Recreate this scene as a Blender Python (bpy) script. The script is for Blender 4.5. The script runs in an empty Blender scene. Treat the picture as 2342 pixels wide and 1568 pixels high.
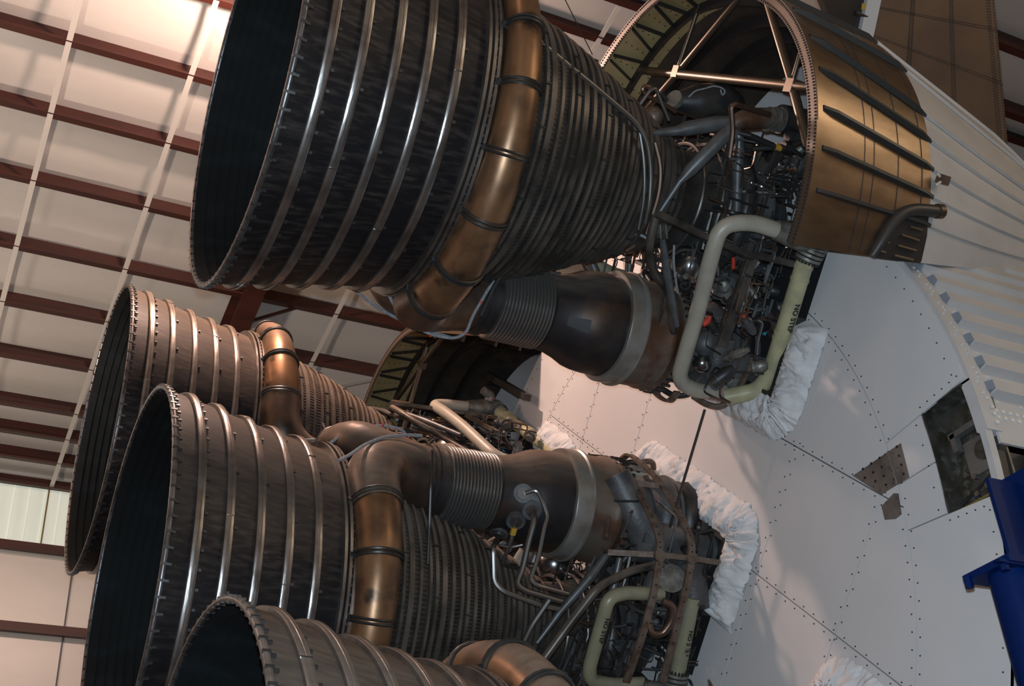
import bpy, bmesh, math, random
from mathutils import Vector, Matrix, noise

random.seed(7)
sc = bpy.context.scene
COL = sc.collection
PI = math.pi
def rad(a): return a * PI / 180.0

# ------------------------------------------------------------------ camera
# stage axis is X (engine exits point to +X), stage centre is the origin, base plane is x = 0
CAM = Vector((7.32149129, 10.99399913, -4.40588327))
FPX = 2849.684
IW, IH = 2342.0, 1568.0
RR = ((-0.8959889943934911, 0.44041532875034245, -0.056903955288439126),
      (-0.19342219829558221, -0.5023868722333308, -0.842730848974995),
      (-0.3997393840144418, -0.7440710777938753, 0.5353192094987957))
rX, rY, rZ = Vector(RR[0]), Vector(RR[1]), Vector(RR[2])
cd = bpy.data.cameras.new('camera'); cam = bpy.data.objects.new('camera', cd); COL.objects.link(cam)
cd.sensor_fit = 'HORIZONTAL'; cd.sensor_width = 36.0; cd.lens = FPX * 36.0 / IW
cd.clip_start = 0.05; cd.clip_end = 300
m = Matrix.Identity(4)
for i in range(3):
    m[i][0] = rX[i]; m[i][1] = -rY[i]; m[i][2] = -rZ[i]; m[i][3] = CAM[i]
cam.matrix_world = m
sc.camera = cam

# ------------------------------------------------------------------ world, lights, exposure
w = bpy.data.worlds.new('world'); sc.world = w; w.use_nodes = True
bg = w.node_tree.nodes['Background']; bg.inputs[0].default_value = (0.55, 0.62, 0.75, 1); bg.inputs[1].default_value = 0.02
sc.view_settings.view_transform = 'Standard'; sc.view_settings.look = 'None'
sc.view_settings.gamma = 1.0; sc.view_settings.use_curve_mapping = False
sc.view_settings.exposure = 0.0

def lamp(name, loc, energy, color, radius=0.25):
    l = bpy.data.lights.new(name, 'POINT'); l.energy = energy; l.color = color; l.shadow_soft_size = radius
    o = bpy.data.objects.new(name, l); COL.objects.link(o); o.location = loc
    return o
def spot(name, loc, target, energy, color, angle, radius=0.2, blend=0.6):
    l = bpy.data.lights.new(name, 'SPOT'); l.energy = energy; l.color = color; l.shadow_soft_size = radius
    l.spot_size = rad(angle); l.spot_blend = blend
    o = bpy.data.objects.new(name, l); COL.objects.link(o); o.location = loc
    o.rotation_euler = (Vector(target) - Vector(loc)).to_track_quat('-Z', 'Y').to_euler()
    return o
WARM = (1.0, 0.675, 0.55)
spot('high_bay_lamp', (4.4, -0.6, 8.6), (4.4, -0.6, 0), 1150, WARM, 165, 0.2, 0.25)
lamp('lamp_spill', (4.4, -0.6, 8.6), 850, WARM, 0.2)
lamp('high_bay_lamp', (12.0, -3.0, 8.6), 350, WARM, 0.25)
lamp('high_bay_lamp', (6.5, 7.4, 7.6), 50, (1.0, 0.72, 0.58), 0.22)
lamp('high_bay_lamp', (9.5, -9.5, 6.0), 130, (1.0, 0.80, 0.66), 0.25)  # added fill out of view, lifts the low part of the ceiling
spot('added_roof_fill', (9.2, -5.0, 1.5), (5.5, -8.5, 9.0), 900, (1.0, 0.80, 0.66), 110, 0.3)  # added upward fill out of view, brightens the ceiling
spot('added_orange_spot', (5.6, -0.9, 8.6), (3.6, -3.3, 3.6), 450, (1.0, 0.50, 0.24), 55, 0.2)  # added orange spot aimed at the farthest engine to warm its tone
for lx in (10.2, 2.6, -5.0, -12.6):
    lamp('wall_lamp', (lx, 14.0, 6.0), 45 if lx > 0 else 560, (1.0, 0.82, 0.60), 0.3)
# the photographer's flash, beside the lens
spot('camera_flash', CAM + Vector((0.02, 0.05, 0.16)), CAM + rZ * 10, 2450, (0.66, 0.84, 1.0), 75, 0.05, 0.35)

# ------------------------------------------------------------------ rays through the photograph
def ray(px, py):
    a, b = (px - IW / 2) / FPX, (py - IH / 2) / FPX
    return (rX * a + rY * b + rZ).normalized()
def onplane(px, py, n, c):
    v = ray(px, py); n = Vector(n)
    return CAM + v * ((c - n.dot(CAM)) / n.dot(v))
R5 = 4.62 / math.sqrt(2)
CEN = {'A': (R5, R5), 'B': (-R5, R5), 'C': (0, 0), 'D': (R5, -R5)}
PSI = {'A': 225, 'B': 329, 'C': 45, 'D': 135}
def loc(e, px, py, v):
    """engine-local point (x axial, u towards the pump, v sideways) seen at a pixel of engine e at side offset v"""
    a = rad(PSI[e]); y0, z0 = CEN[e]; n = Vector((0, -math.sin(a), math.cos(a)))
    P = onplane(px, py, n, n[1] * y0 + n[2] * z0 + v)
    dy, dz = P[1] - y0, P[2] - z0
    return Vector((P[0], dy * math.cos(a) + dz * math.sin(a), v))
def LA(px, py, v): return loc('A', px, py, v)
def LC(px, py, v): return loc('C', px, py, v)

# ------------------------------------------------------------------ materials
MATS = {}
def mat(name, base, metallic=0.0, rough=0.5, second=None, scale=(3, 3, 3), lo=0.4, hi=0.65, third=None, scale3=(20, 20, 20),
        bump=0.0, bscale=(30, 30, 30), spec=0.5, detail=6, rough2=None, lo3=0.55, hi3=0.62, coat=0.0, emit=None, trans=None, dust=0.0, dust_lo=-0.15):
    M = bpy.data.materials.new(name); M.use_nodes = True; nt = M.node_tree; N = nt.nodes; L = nt.links
    b = N['Principled BSDF']
    b.inputs['Metallic'].default_value = metallic; b.inputs['Roughness'].default_value = rough
    b.inputs['Specular IOR Level'].default_value = spec
    b.inputs['Base Color'].default_value = (*base, 1)
    if coat: b.inputs['Coat Weight'].default_value = coat
    tc = N.new('ShaderNodeTexCoord')
    def nz(s, d=detail):
        mp = N.new('ShaderNodeMapping'); mp.inputs['Scale'].default_value = s; L.new(tc.outputs['Object'], mp.inputs[0])
        n = N.new('ShaderNodeTexNoise'); n.inputs['Scale'].default_value = 1.0; n.inputs['Detail'].default_value = d; L.new(mp.outputs[0], n.inputs[0])
        return n
    col = None
    if second:
        n = nz(scale); r = N.new('ShaderNodeMapRange'); r.inputs[1].default_value = lo; r.inputs[2].default_value = hi; L.new(n.outputs[0], r.inputs[0])
        mx = N.new('ShaderNodeMix'); mx.data_type = 'RGBA'; mx.inputs[6].default_value = (*base, 1); mx.inputs[7].default_value = (*second, 1)
        L.new(r.outputs[0], mx.inputs[0]); col = mx.outputs[2]
        if rough2 is not None:
            r2 = N.new('ShaderNodeMapRange'); r2.inputs[1].default_value = lo; r2.inputs[2].default_value = hi
            r2.inputs[3].default_value = rough; r2.inputs[4].default_value = rough2
            L.new(n.outputs[0], r2.inputs[0]); L.new(r2.outputs[0], b.inputs['Roughness'])
    if third:
        n = nz(scale3); r = N.new('ShaderNodeMapRange'); r.inputs[1].default_value = lo3; r.inputs[2].default_value = hi3; L.new(n.outputs[0], r.inputs[0])
        mx = N.new('ShaderNodeMix'); mx.data_type = 'RGBA'; mx.inputs[7].default_value = (*third, 1)
        if col: L.new(col, mx.inputs[6])
        else: mx.inputs[6].default_value = (*base, 1)
        L.new(r.outputs[0], mx.inputs[0]); col = mx.outputs[2]
    if col: L.new(col, b.inputs['Base Color'])
    if dust:
        g = N.new('ShaderNodeNewGeometry'); sx = N.new('ShaderNodeSeparateXYZ'); L.new(g.outputs['Normal'], sx.inputs[0])
        r = N.new('ShaderNodeMapRange'); r.inputs[1].default_value = dust_lo; r.inputs[2].default_value = 0.75; r.inputs[4].default_value = dust; L.new(sx.outputs[2], r.inputs[0])
        n = nz((1.6, 17, 17)); r2 = N.new('ShaderNodeMapRange'); r2.inputs[1].default_value = 0.35; r2.inputs[2].default_value = 0.62; r2.inputs[3].default_value = 0.62; L.new(n.outputs[0], r2.inputs[0])
        mu = N.new('ShaderNodeMath'); mu.operation = 'MULTIPLY'; L.new(r.outputs[0], mu.inputs[0]); L.new(r2.outputs[0], mu.inputs[1])
        d = N.new('ShaderNodeBsdfDiffuse'); d.inputs[0].default_value = (0.29, 0.222, 0.172, 1)
        ms = N.new('ShaderNodeMixShader'); L.new(mu.outputs[0], ms.inputs[0]); L.new(b.outputs[0], ms.inputs[1]); L.new(d.outputs[0], ms.inputs[2])
        L.new(ms.outputs[0], N['Material Output'].inputs[0])
    if bump:
        n = nz(bscale, 4); bp = N.new('ShaderNodeBump'); bp.inputs['Strength'].default_value = bump; bp.inputs['Distance'].default_value = 0.02
        L.new(n.outputs[0], bp.inputs['Height']); L.new(bp.outputs[0], b.inputs['Normal'])
    if emit:
        b.inputs['Emission Color'].default_value = (*emit[0], 1); b.inputs['Emission Strength'].default_value = emit[1]
    MATS[name] = M
    return M
mat('skirt', (0.014, 0.012, 0.013), 0.4, 0.5, spec=0.35, second=(0.055, 0.045, 0.04), scale=(1.2, 26, 26), lo=0.45, hi=0.72, third=(0.012, 0.012, 0.015), scale3=(1.5, 1.5, 1.5), lo3=0.45, hi3=0.7, dust=0.5)
mat('liner', (0.006, 0.008, 0.0085), 0.0, 0.75, spec=0.2, second=(0.012, 0.017, 0.02), scale=(2, 5, 5), lo=0.5, hi=0.8)
mat('band_steel', (0.33, 0.305, 0.285), 0.9, 0.30, second=(0.20, 0.175, 0.16), scale=(3, 5, 5), bump=0.15, bscale=(60, 6, 6), dust=0.5)
mat('lip_steel', (0.20, 0.195, 0.20), 0.85, 0.36, second=(0.09, 0.085, 0.085), scale=(8, 8, 8), dust=0.5)
mat('clip_steel', (0.07, 0.064, 0.06), 0.6, 0.45)
mat('plate_dim', (0.045, 0.043, 0.042), 0.2, 0.65)
mat('bronze_pipe', (0.30, 0.165, 0.085), 0.7, 0.38, second=(0.15, 0.085, 0.05), scale=(4, 3, 3), lo=0.42, hi=0.66, third=(0.03, 0.024, 0.022), scale3=(3.2, 3.2, 3.2), lo3=0.58, hi3=0.7, dust=0.7, dust_lo=0.25)
mat('tube_wall', (0.032, 0.028, 0.026), 0.5, 0.5, second=(0.08, 0.068, 0.058), scale=(8, 4, 4), lo=0.4, hi=0.7, dust=0.6)
mat('hoop', (0.14, 0.118, 0.10), 0.55, 0.42, second=(0.04, 0.036, 0.032), scale=(4, 3, 3), lo=0.38, hi=0.66, dust=0.6)
mat('exhaust_steel', (0.048, 0.042, 0.042), 0.6, 0.42, second=(0.035, 0.031, 0.033), scale=(3, 3, 3), lo=0.4, hi=0.6, third=(0.10, 0.06, 0.038), scale3=(2, 2, 2), lo3=0.54, hi3=0.7, dust=0.8)
mat('bellows_steel', (0.33, 0.31, 0.29), 0.85, 0.28, dust=0.4)
mat('ring_steel', (0.28, 0.265, 0.24), 0.4, 0.36, second=(0.2, 0.17, 0.14), scale=(4, 4, 4), dust=0.4)
mat('rust_case', (0.17, 0.135, 0.105), 0.45, 0.45, second=(0.11, 0.05, 0.028), scale=(3, 3, 3), lo=0.45, hi=0.62, dust=0.4)
mat('pump_grey', (0.12, 0.12, 0.12), 0.3, 0.5, second=(0.06, 0.058, 0.06), scale=(4, 4, 4), bump=0.2, dust=0.4)
mat('pump_dark', (0.035, 0.035, 0.038), 0.5, 0.45, second=(0.075, 0.066, 0.057), scale=(6, 6, 6))
mat('duct_grey', (0.40, 0.36, 0.29), 0.05, 0.42, second=(0.31, 0.28, 0.23), scale=(4, 4, 4))
mat('duct_olive', (0.50, 0.45, 0.265), 0.05, 0.34, second=(0.35, 0.32, 0.20), scale=(5, 5, 5))
mat('duct_drab', (0.29, 0.265, 0.17), 0.05, 0.36, second=(0.23, 0.215, 0.145), scale=(5, 5, 5))  # darker copy of the olive paint, weaker light put into the colour
mat('valve_alloy', (0.24, 0.23, 0.20), 0.45, 0.4, second=(0.13, 0.115, 0.10), scale=(9, 9, 9), bump=0.25)
mat('line_steel', (0.22, 0.205, 0.19), 0.85, 0.33)
mat('line_dark', (0.05, 0.047, 0.044), 0.6, 0.42)
mat('line_copper', (0.17, 0.11, 0.08), 0.8, 0.34)
mat('strut_grey', (0.125, 0.13, 0.135), 0.4, 0.42, second=(0.09, 0.087, 0.083), scale=(9, 9, 9))
mat('rust_frame', (0.17, 0.125, 0.095), 0.35, 0.5, second=(0.10, 0.058, 0.04), scale=(12, 12, 12))
mat('polished', (0.30, 0.29, 0.28), 0.95, 0.22)
mat('red_tag', (0.55, 0.05, 0.025), 0, 0.6)
mat('teal_cap', (0.05, 0.28, 0.36), 0, 0.4)
mat('yellow_mark', (0.45, 0.25, 0.03), 0, 0.5)
mat('cord_white', (0.30, 0.30, 0.305), 0, 0.7, second=(0.2, 0.21, 0.23), scale=(40, 40, 40), bump=0.5, bscale=(90, 90, 90))
mat('stencil_black', (0.012, 0.012, 0.012), 0, 0.6)
mat('shield_white', (0.66, 0.64, 0.63), 0, 0.5, second=(0.60, 0.59, 0.58), scale=(0.7, 0.7, 0.7), lo=0.35, hi=0.7, spec=0.35)
mat('gap_dark', (0.12, 0.12, 0.125), 0.2, 0.6)
mat('bolt_dark', (0.05, 0.05, 0.055), 0.5, 0.5)
mat('bolt_light', (0.62, 0.64, 0.66), 0.3, 0.4)
mat('skin_white', (0.56, 0.535, 0.52), 0, 0.5, second=(0.50, 0.485, 0.475), scale=(1.5, 3, 3))
mat('skin_black', (0.012, 0.012, 0.012), 0, 0.5)
mat('bare_plate', (0.27, 0.265, 0.255), 0.7, 0.42, second=(0.17, 0.165, 0.16), scale=(5, 5, 5))
mat('bay_metal', (0.12, 0.115, 0.10), 0.6, 0.42, second=(0.06, 0.052, 0.035), scale=(6, 6, 6), third=(0.2, 0.2, 0.19), scale3=(14, 14, 14), lo3=0.55, hi3=0.7)
mat('bay_yellow', (0.22, 0.16, 0.05), 0.3, 0.5)
mat('boot_cloth', (0.70, 0.695, 0.69), 0, 0.85, second=(0.6, 0.585, 0.575), scale=(5, 5, 5), bump=0.35, bscale=(14, 14, 14))
mat('hole_black', (0.01, 0.01, 0.011), 0, 0.8)
mat('fairing_metal', (0.34, 0.245, 0.165), 0.95, 0.34, second=(0.27, 0.19, 0.125), scale=(3, 9, 9), third=(0.2, 0.14, 0.095), scale3=(2, 2, 2), lo3=0.5, hi3=0.75)
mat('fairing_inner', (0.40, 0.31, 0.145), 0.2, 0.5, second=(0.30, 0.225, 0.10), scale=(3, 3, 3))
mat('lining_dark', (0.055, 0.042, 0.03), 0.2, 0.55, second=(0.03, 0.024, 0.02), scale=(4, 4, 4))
mat('fairing_rib', (0.075, 0.072, 0.068), 0.6, 0.42)
mat('truss_dark', (0.035, 0.03, 0.028), 0.4, 0.5)
mat('elbow_steel', (0.10, 0.066, 0.047), 0.6, 0.40, second=(0.045, 0.035, 0.032), third=(0.16, 0.085, 0.045), scale3=(2, 2, 2), lo3=0.5, hi3=0.7, dust=0.95, dust_lo=-0.15)
mat('fin_metal', (0.20, 0.135, 0.095), 0.6, 0.45, second=(0.16, 0.112, 0.085), scale=(2, 2, 2))
mat('strut_bronze', (0.13, 0.098, 0.07), 0.75, 0.40)
mat('edge_metal', (0.115, 0.075, 0.05), 0.35, 0.5)
mat('insulation', (0.68, 0.65, 0.60), 0, 0.33, second=(0.63, 0.60, 0.55), scale=(0.5, 1.5, 1.5), spec=0.5)
mat('red_iron', (0.058, 0.013, 0.008), 0.0, 0.5, second=(0.04, 0.010, 0.007), scale=(0.6, 4, 4), lo=0.4, hi=0.6)
mat('strap_white', (0.62, 0.60, 0.55), 0, 0.45)
mat('daylight_panel', (0.6, 0.62, 0.56), 0, 0.5, second=(0.52, 0.55, 0.5), scale=(6, 1, 0.5), emit=((0.74, 0.80, 0.68), 0.42))
mat('concrete', (0.19, 0.178, 0.16), 0, 0.4, second=(0.11, 0.105, 0.095), scale=(0.5, 0.5, 0.5))
mat('blue_paint', (0.0008, 0.014, 0.085), 0.0, 0.5, spec=0.12, second=(0.0007, 0.011, 0.07), scale=(3, 3, 3))
mat('grey_slab', (0.20, 0.225, 0.26), 0, 0.5)

# ------------------------------------------------------------------ mesh helpers
class MB:
    def __init__(s): s.v = []; s.f = []
    def add(s, vs, fs):
        o = len(s.v); s.v += [tuple(p) for p in vs]; s.f += [tuple(i + o for i in f) for f in fs]; return s
    def build(s, name, material, parent=None, smooth=40):
        me = bpy.data.meshes.new(name); me.from_pydata(s.v, [], s.f); me.update()
        bm = bmesh.new(); bm.from_mesh(me); bmesh.ops.recalc_face_normals(bm, faces=bm.faces); bm.to_mesh(me); bm.free()
        if smooth:
            for p in me.polygons: p.use_smooth = True
            me.set_sharp_from_angle(angle=rad(smooth))
        me.materials.append(MATS[material] if isinstance(material, str) else material)
        return link(name, me, parent)
def link(name, me, parent=None):
    o = bpy.data.objects.new(name, me); COL.objects.link(o)
    if parent: o.parent = parent
    return o
def tag(o, label=None, cat=None, group=None, kind=None):
    if label: o['label'] = label
    if cat: o['category'] = cat
    if group: o['group'] = group
    if kind: o['kind'] = kind
    return o
def empty(name, l=(0, 0, 0), rot=(0, 0, 0)):
    o = bpy.data.objects.new(name, None); o.empty_display_size = 0.2; COL.objects.link(o); o.location = l; o.rotation_euler = rot; return o
def kids(o): return [c for c in bpy.data.objects if c.parent == o]
def copy_tree(o, cmap, parent=None):
    c = o.copy(); COL.objects.link(c); c.parent = parent
    for ch in cmap.get(o.name, []): copy_tree(ch, cmap, c)
    return c
def child_map():
    d = {}
    for o in bpy.data.objects:
        if o.parent: d.setdefault(o.parent.name, []).append(o)
    return d
def frame(d):
    d = Vector(d).normalized(); a = Vector((0, 0, 1)) if abs(d.z) < 0.9 else Vector((0, 1, 0))
    s = d.cross(a).normalized(); return d, s, s.cross(d)
def box(mb, c, sx, sy, sz, M=None):
    c = Vector(c); vs = []
    for i in (-1, 1):
        for j in (-1, 1):
            for k in (-1, 1):
                p = Vector((i * sx / 2, j * sy / 2, k * sz / 2)); vs.append(c + (M @ p if M else p))
    return mb.add(vs, [(0, 1, 3, 2), (4, 6, 7, 5), (0, 4, 5, 1), (2, 3, 7, 6), (0, 2, 6, 4), (1, 5, 7, 3)])
def bar(mb, a, b, w, h, up=(0, 0, 1)):
    a, b, up = Vector(a), Vector(b), Vector(up); d = (b - a).normalized()
    s = d.cross(up)
    if s.length < 1e-4: s = d.cross(Vector((0, 1, 0)))
    s.normalize(); t = s.cross(d)
    vs = [p + s * (i * w / 2) + t * (j * h / 2) for p in (a, b) for i, j in ((-1, -1), (1, -1), (1, 1), (-1, 1))]
    return mb.add(vs, [(0, 1, 2, 3), (7, 6, 5, 4), (0, 4, 5, 1), (1, 5, 6, 2), (2, 6, 7, 3), (3, 7, 4, 0)])
def lathe(mb, prof, n=64, u0=0.0, v0=0.0, close=False, a0=0.0, a1=2 * PI):
    full = abs(a1 - a0 - 2 * PI) < 1e-6; k = n if full else n + 1
    vs = []
    for x, r in prof:
        for i in range(k):
            a = a0 + (a1 - a0) * i / n; vs.append((x, u0 + r * math.cos(a), v0 + r * math.sin(a)))
    fs = []; P = len(prof)
    for j in range(P if close else P - 1):
        j2 = (j + 1) % P
        for i in range(n):
            i2 = (i + 1) % k
            if not full and i2 == 0: continue
            fs.append((j * k + i, j * k + i2, j2 * k + i2, j2 * k + i))
    return mb.add(vs, fs)
def smooth_path(pts, fillet=0.1, steps=5):
    pts = [Vector(p) for p in pts]; out = [pts[0]]
    for i in range(1, len(pts) - 1):
        a, b, c = pts[i - 1], pts[i], pts[i + 1]; d1, d2 = a - b, c - b
        f = min(fillet, d1.length * 0.48, d2.length * 0.48); p, q = b + d1.normalized() * f, b + d2.normalized() * f
        for k in range(steps + 1):
            t = k / steps; out.append(p * (1 - t) ** 2 + b * 2 * t * (1 - t) + q * t * t)
    out.append(pts[-1]); return out
def tube(mb, pts, r, n=10, fillet=0.1, caps=True, steps=5):
    path = smooth_path(pts, fillet, steps) if fillet else [Vector(p) for p in pts]
    K = len(path); rs = r if isinstance(r, (list, tuple)) else [r] * K
    if len(rs) != K:
        L = [0]
        for i in range(1, K): L.append(L[-1] + (path[i] - path[i - 1]).length)
        T = [l / L[-1] * (len(rs) - 1) for l in L]
        rs = [rs[min(int(t), len(rs) - 2)] * (1 - (t - min(int(t), len(rs) - 2))) + rs[min(int(t), len(rs) - 2) + 1] * (t - min(int(t), len(rs) - 2)) for t in T]
    _, s, t = frame(path[1] - path[0]); vs = []; fs = []
    for i, p in enumerate(path):
        d = (path[min(i + 1, K - 1)] - path[max(i - 1, 0)]).normalized()
        s = (s - d * s.dot(d)).normalized(); t = d.cross(s)
        for k in range(n):
            a = 2 * PI * k / n; vs.append(p + (s * math.cos(a) + t * math.sin(a)) * rs[i])
    for i in range(K - 1):
        for k in range(n):
            k2 = (k + 1) % n; fs.append((i * n + k, i * n + k2, (i + 1) * n + k2, (i + 1) * n + k))
    if caps: fs.append(tuple(range(n - 1, -1, -1))); fs.append(tuple((K - 1) * n + k for k in range(n)))
    return mb.add(vs, fs)
def disc_solid(mb, c, d, r, h, n=16):
    d, s, t = frame(d); c = Vector(c)
    vs = [c + d * (h * e) + (s * math.cos(2 * PI * k / n) + t * math.sin(2 * PI * k / n)) * r for e in (-0.5, 0.5) for k in range(n)]
    fs = [(k, (k + 1) % n, n + (k + 1) % n, n + k) for k in range(n)] + [tuple(range(n - 1, -1, -1)), tuple(range(n, 2 * n))]
    return mb.add(vs, fs)
def ball(mb, c, r, n=16, mrows=10, sx=1.0):
    c = Vector(c); vs = []; fs = []
    for j in range(mrows + 1):
        a = PI * j / mrows
        for k in range(n):
            b = 2 * PI * k / n; vs.append(c + Vector((math.cos(a) * r * sx, math.sin(a) * math.cos(b) * r, math.sin(a) * math.sin(b) * r)))
    for j in range(mrows):
        for k in range(n):
            k2 = (k + 1) % n; fs.append((j * n + k, j * n + k2, (j + 1) * n + k2, (j + 1) * n + k))
    return mb.add(vs, fs)
def torus(mb, x, R, r, n=64, mm=12, u0=0.0, v0=0.0, rfun=None, a0=0.0, a1=2 * PI):
    vs = []; fs = []; full = abs(a1 - a0 - 2 * PI) < 1e-6; k = n if full else n + 1
    for i in range(k):
        a = a0 + (a1 - a0) * i / n; q = rfun(a) if rfun else r
        for j in range(mm):
            b = 2 * PI * j / mm; rr = R + q * math.cos(b)
            vs.append((x + q * math.sin(b), u0 + rr * math.cos(a), v0 + rr * math.sin(a)))
    for i in range(n):
        i2 = (i + 1) % k
        for j in range(mm):
            j2 = (j + 1) % mm; fs.append((i * mm + j, i2 * mm + j, i2 * mm + j2, i * mm + j2))
    return mb.add(vs, fs)
def part(name, material, parent, fn, *a, smooth=40, **k):
    mb = MB(); fn(mb, *a, **k); return mb.build(name, material, parent, smooth)

# ================================================================== the hall
ZE, SL, YW = 7.605, 0.2, -14.0
def roof_z(y): return ZE + SL * (y + 14.0) if y < 0 else ZE + SL * 14.0 - SL * y
XA, XB = -38.0, 13.0
tag(part('floor', 'concrete', None, box, ((XA + XB) / 2, 1, -6.05), XB - XA, 30, 0.1), kind='structure')
wall_l = tag(part('wall_left', 'insulation', None, box, (XB + 0.1, 1, 2.6), 0.2, 30, 17.2), kind='structure')
wall_r = tag(part('wall_right', 'insulation', None, box, (XA - 0.1, 1, 2.6), 0.2, 30, 17.2), kind='structure')
wall_f = tag(part('wall_front', 'insulation', None, box, ((XA + XB) / 2, 16.1, 0.9), XB - XA, 0.2, 13.8), kind='structure')
wall_b = tag(part('wall_back', 'insulation', None, box, ((XA + XB) / 2, YW - 0.16, 0.9), XB - XA, 0.2, 13.8), kind='structure')
ceil = empty('ceiling'); tag(ceil, kind='structure')
# purlins run along the hall; white faced insulation hangs between them
PUR = [-13.2, -12.42, -11.62, -10.3, -8.97, -7.62, -6.15, -4.77, -3.42, -2.05, -0.7]
ALLP = [YW] + PUR + [0.0]
def sheet(mb, y0, y1, x0, x1, nx, side):
    vs = []; ny = 8; fs = []
    for i in range(nx + 1):
        x = x0 + (x1 - x0) * i / nx
        for j in range(ny + 1):
            t = j / ny; y = y0 + (y1 - y0) * t
            sag = 0.05 * math.sin(PI * t) * (1 + 0.6 * noise.noise(Vector((x * 0.5, y * 0.7, 2))))
            wr = 0.012 * noise.noise(Vector((x * 2.2, y * 0.6, 5)))
            vs.append((x, y * side, roof_z(y) + 0.13 - sag + wr))
    for i in range(nx):
        for j in range(ny):
            a = i * (ny + 1) + j; fs.append((a, a + 1, a + ny + 2, a + ny + 1))
    mb.add(vs, fs)
for side in (1, -1):
    for y0, y1 in zip(ALLP[:-1], ALLP[1:]):
        if side == 1:
            part('insulation_sheet', 'insulation', ceil, sheet, y0, y1, -14, XB, 90, 1, smooth=60)
            part('insulation_sheet', 'insulation', ceil, sheet, y0, y1, XA, -14, 24, 1, smooth=60)
        else:
            part('insulation_sheet', 'insulation', ceil, sheet, y0, y1, XA, XB, 40, -1, smooth=60)
part('insulation_sheet', 'insulation', ceil, lambda mb: mb.add([(XA, 14, ZE + 0.13), (XB, 14, ZE + 0.13), (XB, 16.2, ZE - 0.3), (XA, 16.2, ZE - 0.3)], [(0, 1, 2, 3)]))
def purlin(mb, y, side=1):
    z = roof_z(y); y = y * side
    bar(mb, (XA, y, z - 0.03), (XB, y, z - 0.03), 0.012, 0.30)
    bar(mb, (XA, y + 0.06 * side, z - 0.18), (XB, y + 0.06 * side, z - 0.18), 0.12, 0.012)
    bar(mb, (XA, y - 0.045, z + 0.12), (XB, y - 0.045, z + 0.12), 0.09, 0.012)
    bar(mb, (XA, y + 0.12 * side, z - 0.165), (XB, y + 0.12 * side, z - 0.165), 0.01, 0.04)
for y in PUR:
    part('purlin', 'red_iron', ceil, purlin, y, 1, smooth=0)
    part('purlin', 'red_iron', ceil, purlin, y, -1, smooth=0)
part('ridge_purlin', 'red_iron', ceil, purlin, 0.0, 1, smooth=0)
# tapered I section frames across the hall
def rafter(mb, x, side):
    y0, y1 = (-13.7, 0.0)
    for k in range(1):
        a = Vector((x, y0 * side, roof_z(y0) - 0.14)); b = Vector((x, y1, roof_z(y1) - 0.14))
        a2 = a - Vector((0, 0, 0.75)); b2 = b - Vector((0, 0, 0.6))
        mb.add([a + Vector((e, 0, 0)) for e in (-0.008, 0.008)] + [b + Vector((e, 0, 0)) for e in (-0.008, 0.008)] +
               [a2 + Vector((e, 0, 0)) for e in (-0.008, 0.008)] + [b2 + Vector((e, 0, 0)) for e in (-0.008, 0.008)],
               [(0, 2, 6, 4), (1, 5, 7, 3), (4, 6, 7, 5), (0, 1, 3, 2), (0, 4, 5, 1), (2, 3, 7, 6)])
        bar(mb, a, b, 0.36, 0.02); bar(mb, a2, b2, 0.36, 0.02)
for x in (10.5, 2.82, -4.86, -12.5, -20.2, -27.9):
    fr = empty('steel_frame', (0, 0, 0)); tag(fr, kind='structure')
    fr.name = 'trim_1'
    for side in (1, -1):
        part('rafter', 'red_iron', fr, rafter, x, side, smooth=0)
        mb = MB()
        yc = -13.45 * side
        bar(mb, (x, yc, -6), (x, yc, ZE - 0.1), 0.5, 0.016, (1, 0, 0)); mb2 = MB()
        bar(mb, (x, yc + 0.25, -6), (x, yc + 0.25, ZE - 0.1), 0.016, 0.26, (1, 0, 0))
        bar(mb, (x, yc - 0.25, -6), (x, yc - 0.25, ZE - 0.1), 0.016, 0.26, (1, 0, 0))
        mb.build('column', 'red_iron', fr, 0)
    for y in (-11.62, -7.62, -3.42):
        mb = MB(); bar(mb, (x - 0.06, y - 0.0, roof_z(y) - 0.72), (x - 1.05, y, roof_z(y) - 0.13), 0.05, 0.05)
        mb.build('flange_brace', 'red_iron', fr, 0)
# white banding straps under the purlins, from eave to ridge
for x in (-8.1, -5.9, -3.1, -0.8, 1.05, 4.92, 6.72, 8.9):
    mb = MB(); tw = [(-13.9, 0), (-9, 0.02), (-4, -0.01), (0, 0)]
    bar(mb, (x + 0.06, -13.9, roof_z(-13.9) - 0.2), (x - 0.06, 0, roof_z(0) - 0.2), 0.085, 0.012)
    mb.build('insulation_strap', 'strap_white', ceil, 0)
# eave strut and wall girts
def girt(mb, z, y=YW + 0.06):
    bar(mb, (XA, y, z), (XB, y, z), 0.012, 0.22, (0, 0, 1)); bar(mb, (XA, y + 0.05, z - 0.11), (XB, y + 0.05, z - 0.1), 0.1, 0.012); bar(mb, (XA, y - 0.05, z + 0.1), (XB, y - 0.05, z + 0.1), 0.1, 0.012)
for z in (7.5, 6.08, 4.42, 2.7, 1.0, -0.7, -2.4, -4.1):
    part('girt', 'red_iron', wall_b, girt, z, smooth=0)
win = part('window_1', 'daylight_panel', None, lambda mb: [box(mb, (x, YW - 0.045, 6.8), 0.29, 0.03, 1.42) for x in [-14 + 0.3 * k for k in range(86)]]); tag(win, kind='structure')
mb = MB(); [bar(mb, (-14 + 0.3 * k - 0.15, YW - 0.02, 6.1), (-14 + 0.3 * k - 0.15, YW - 0.02, 7.5), 0.02, 0.03) for k in range(86)]
mb.build('panel_seam', 'daylight_panel', win, 0)
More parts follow.
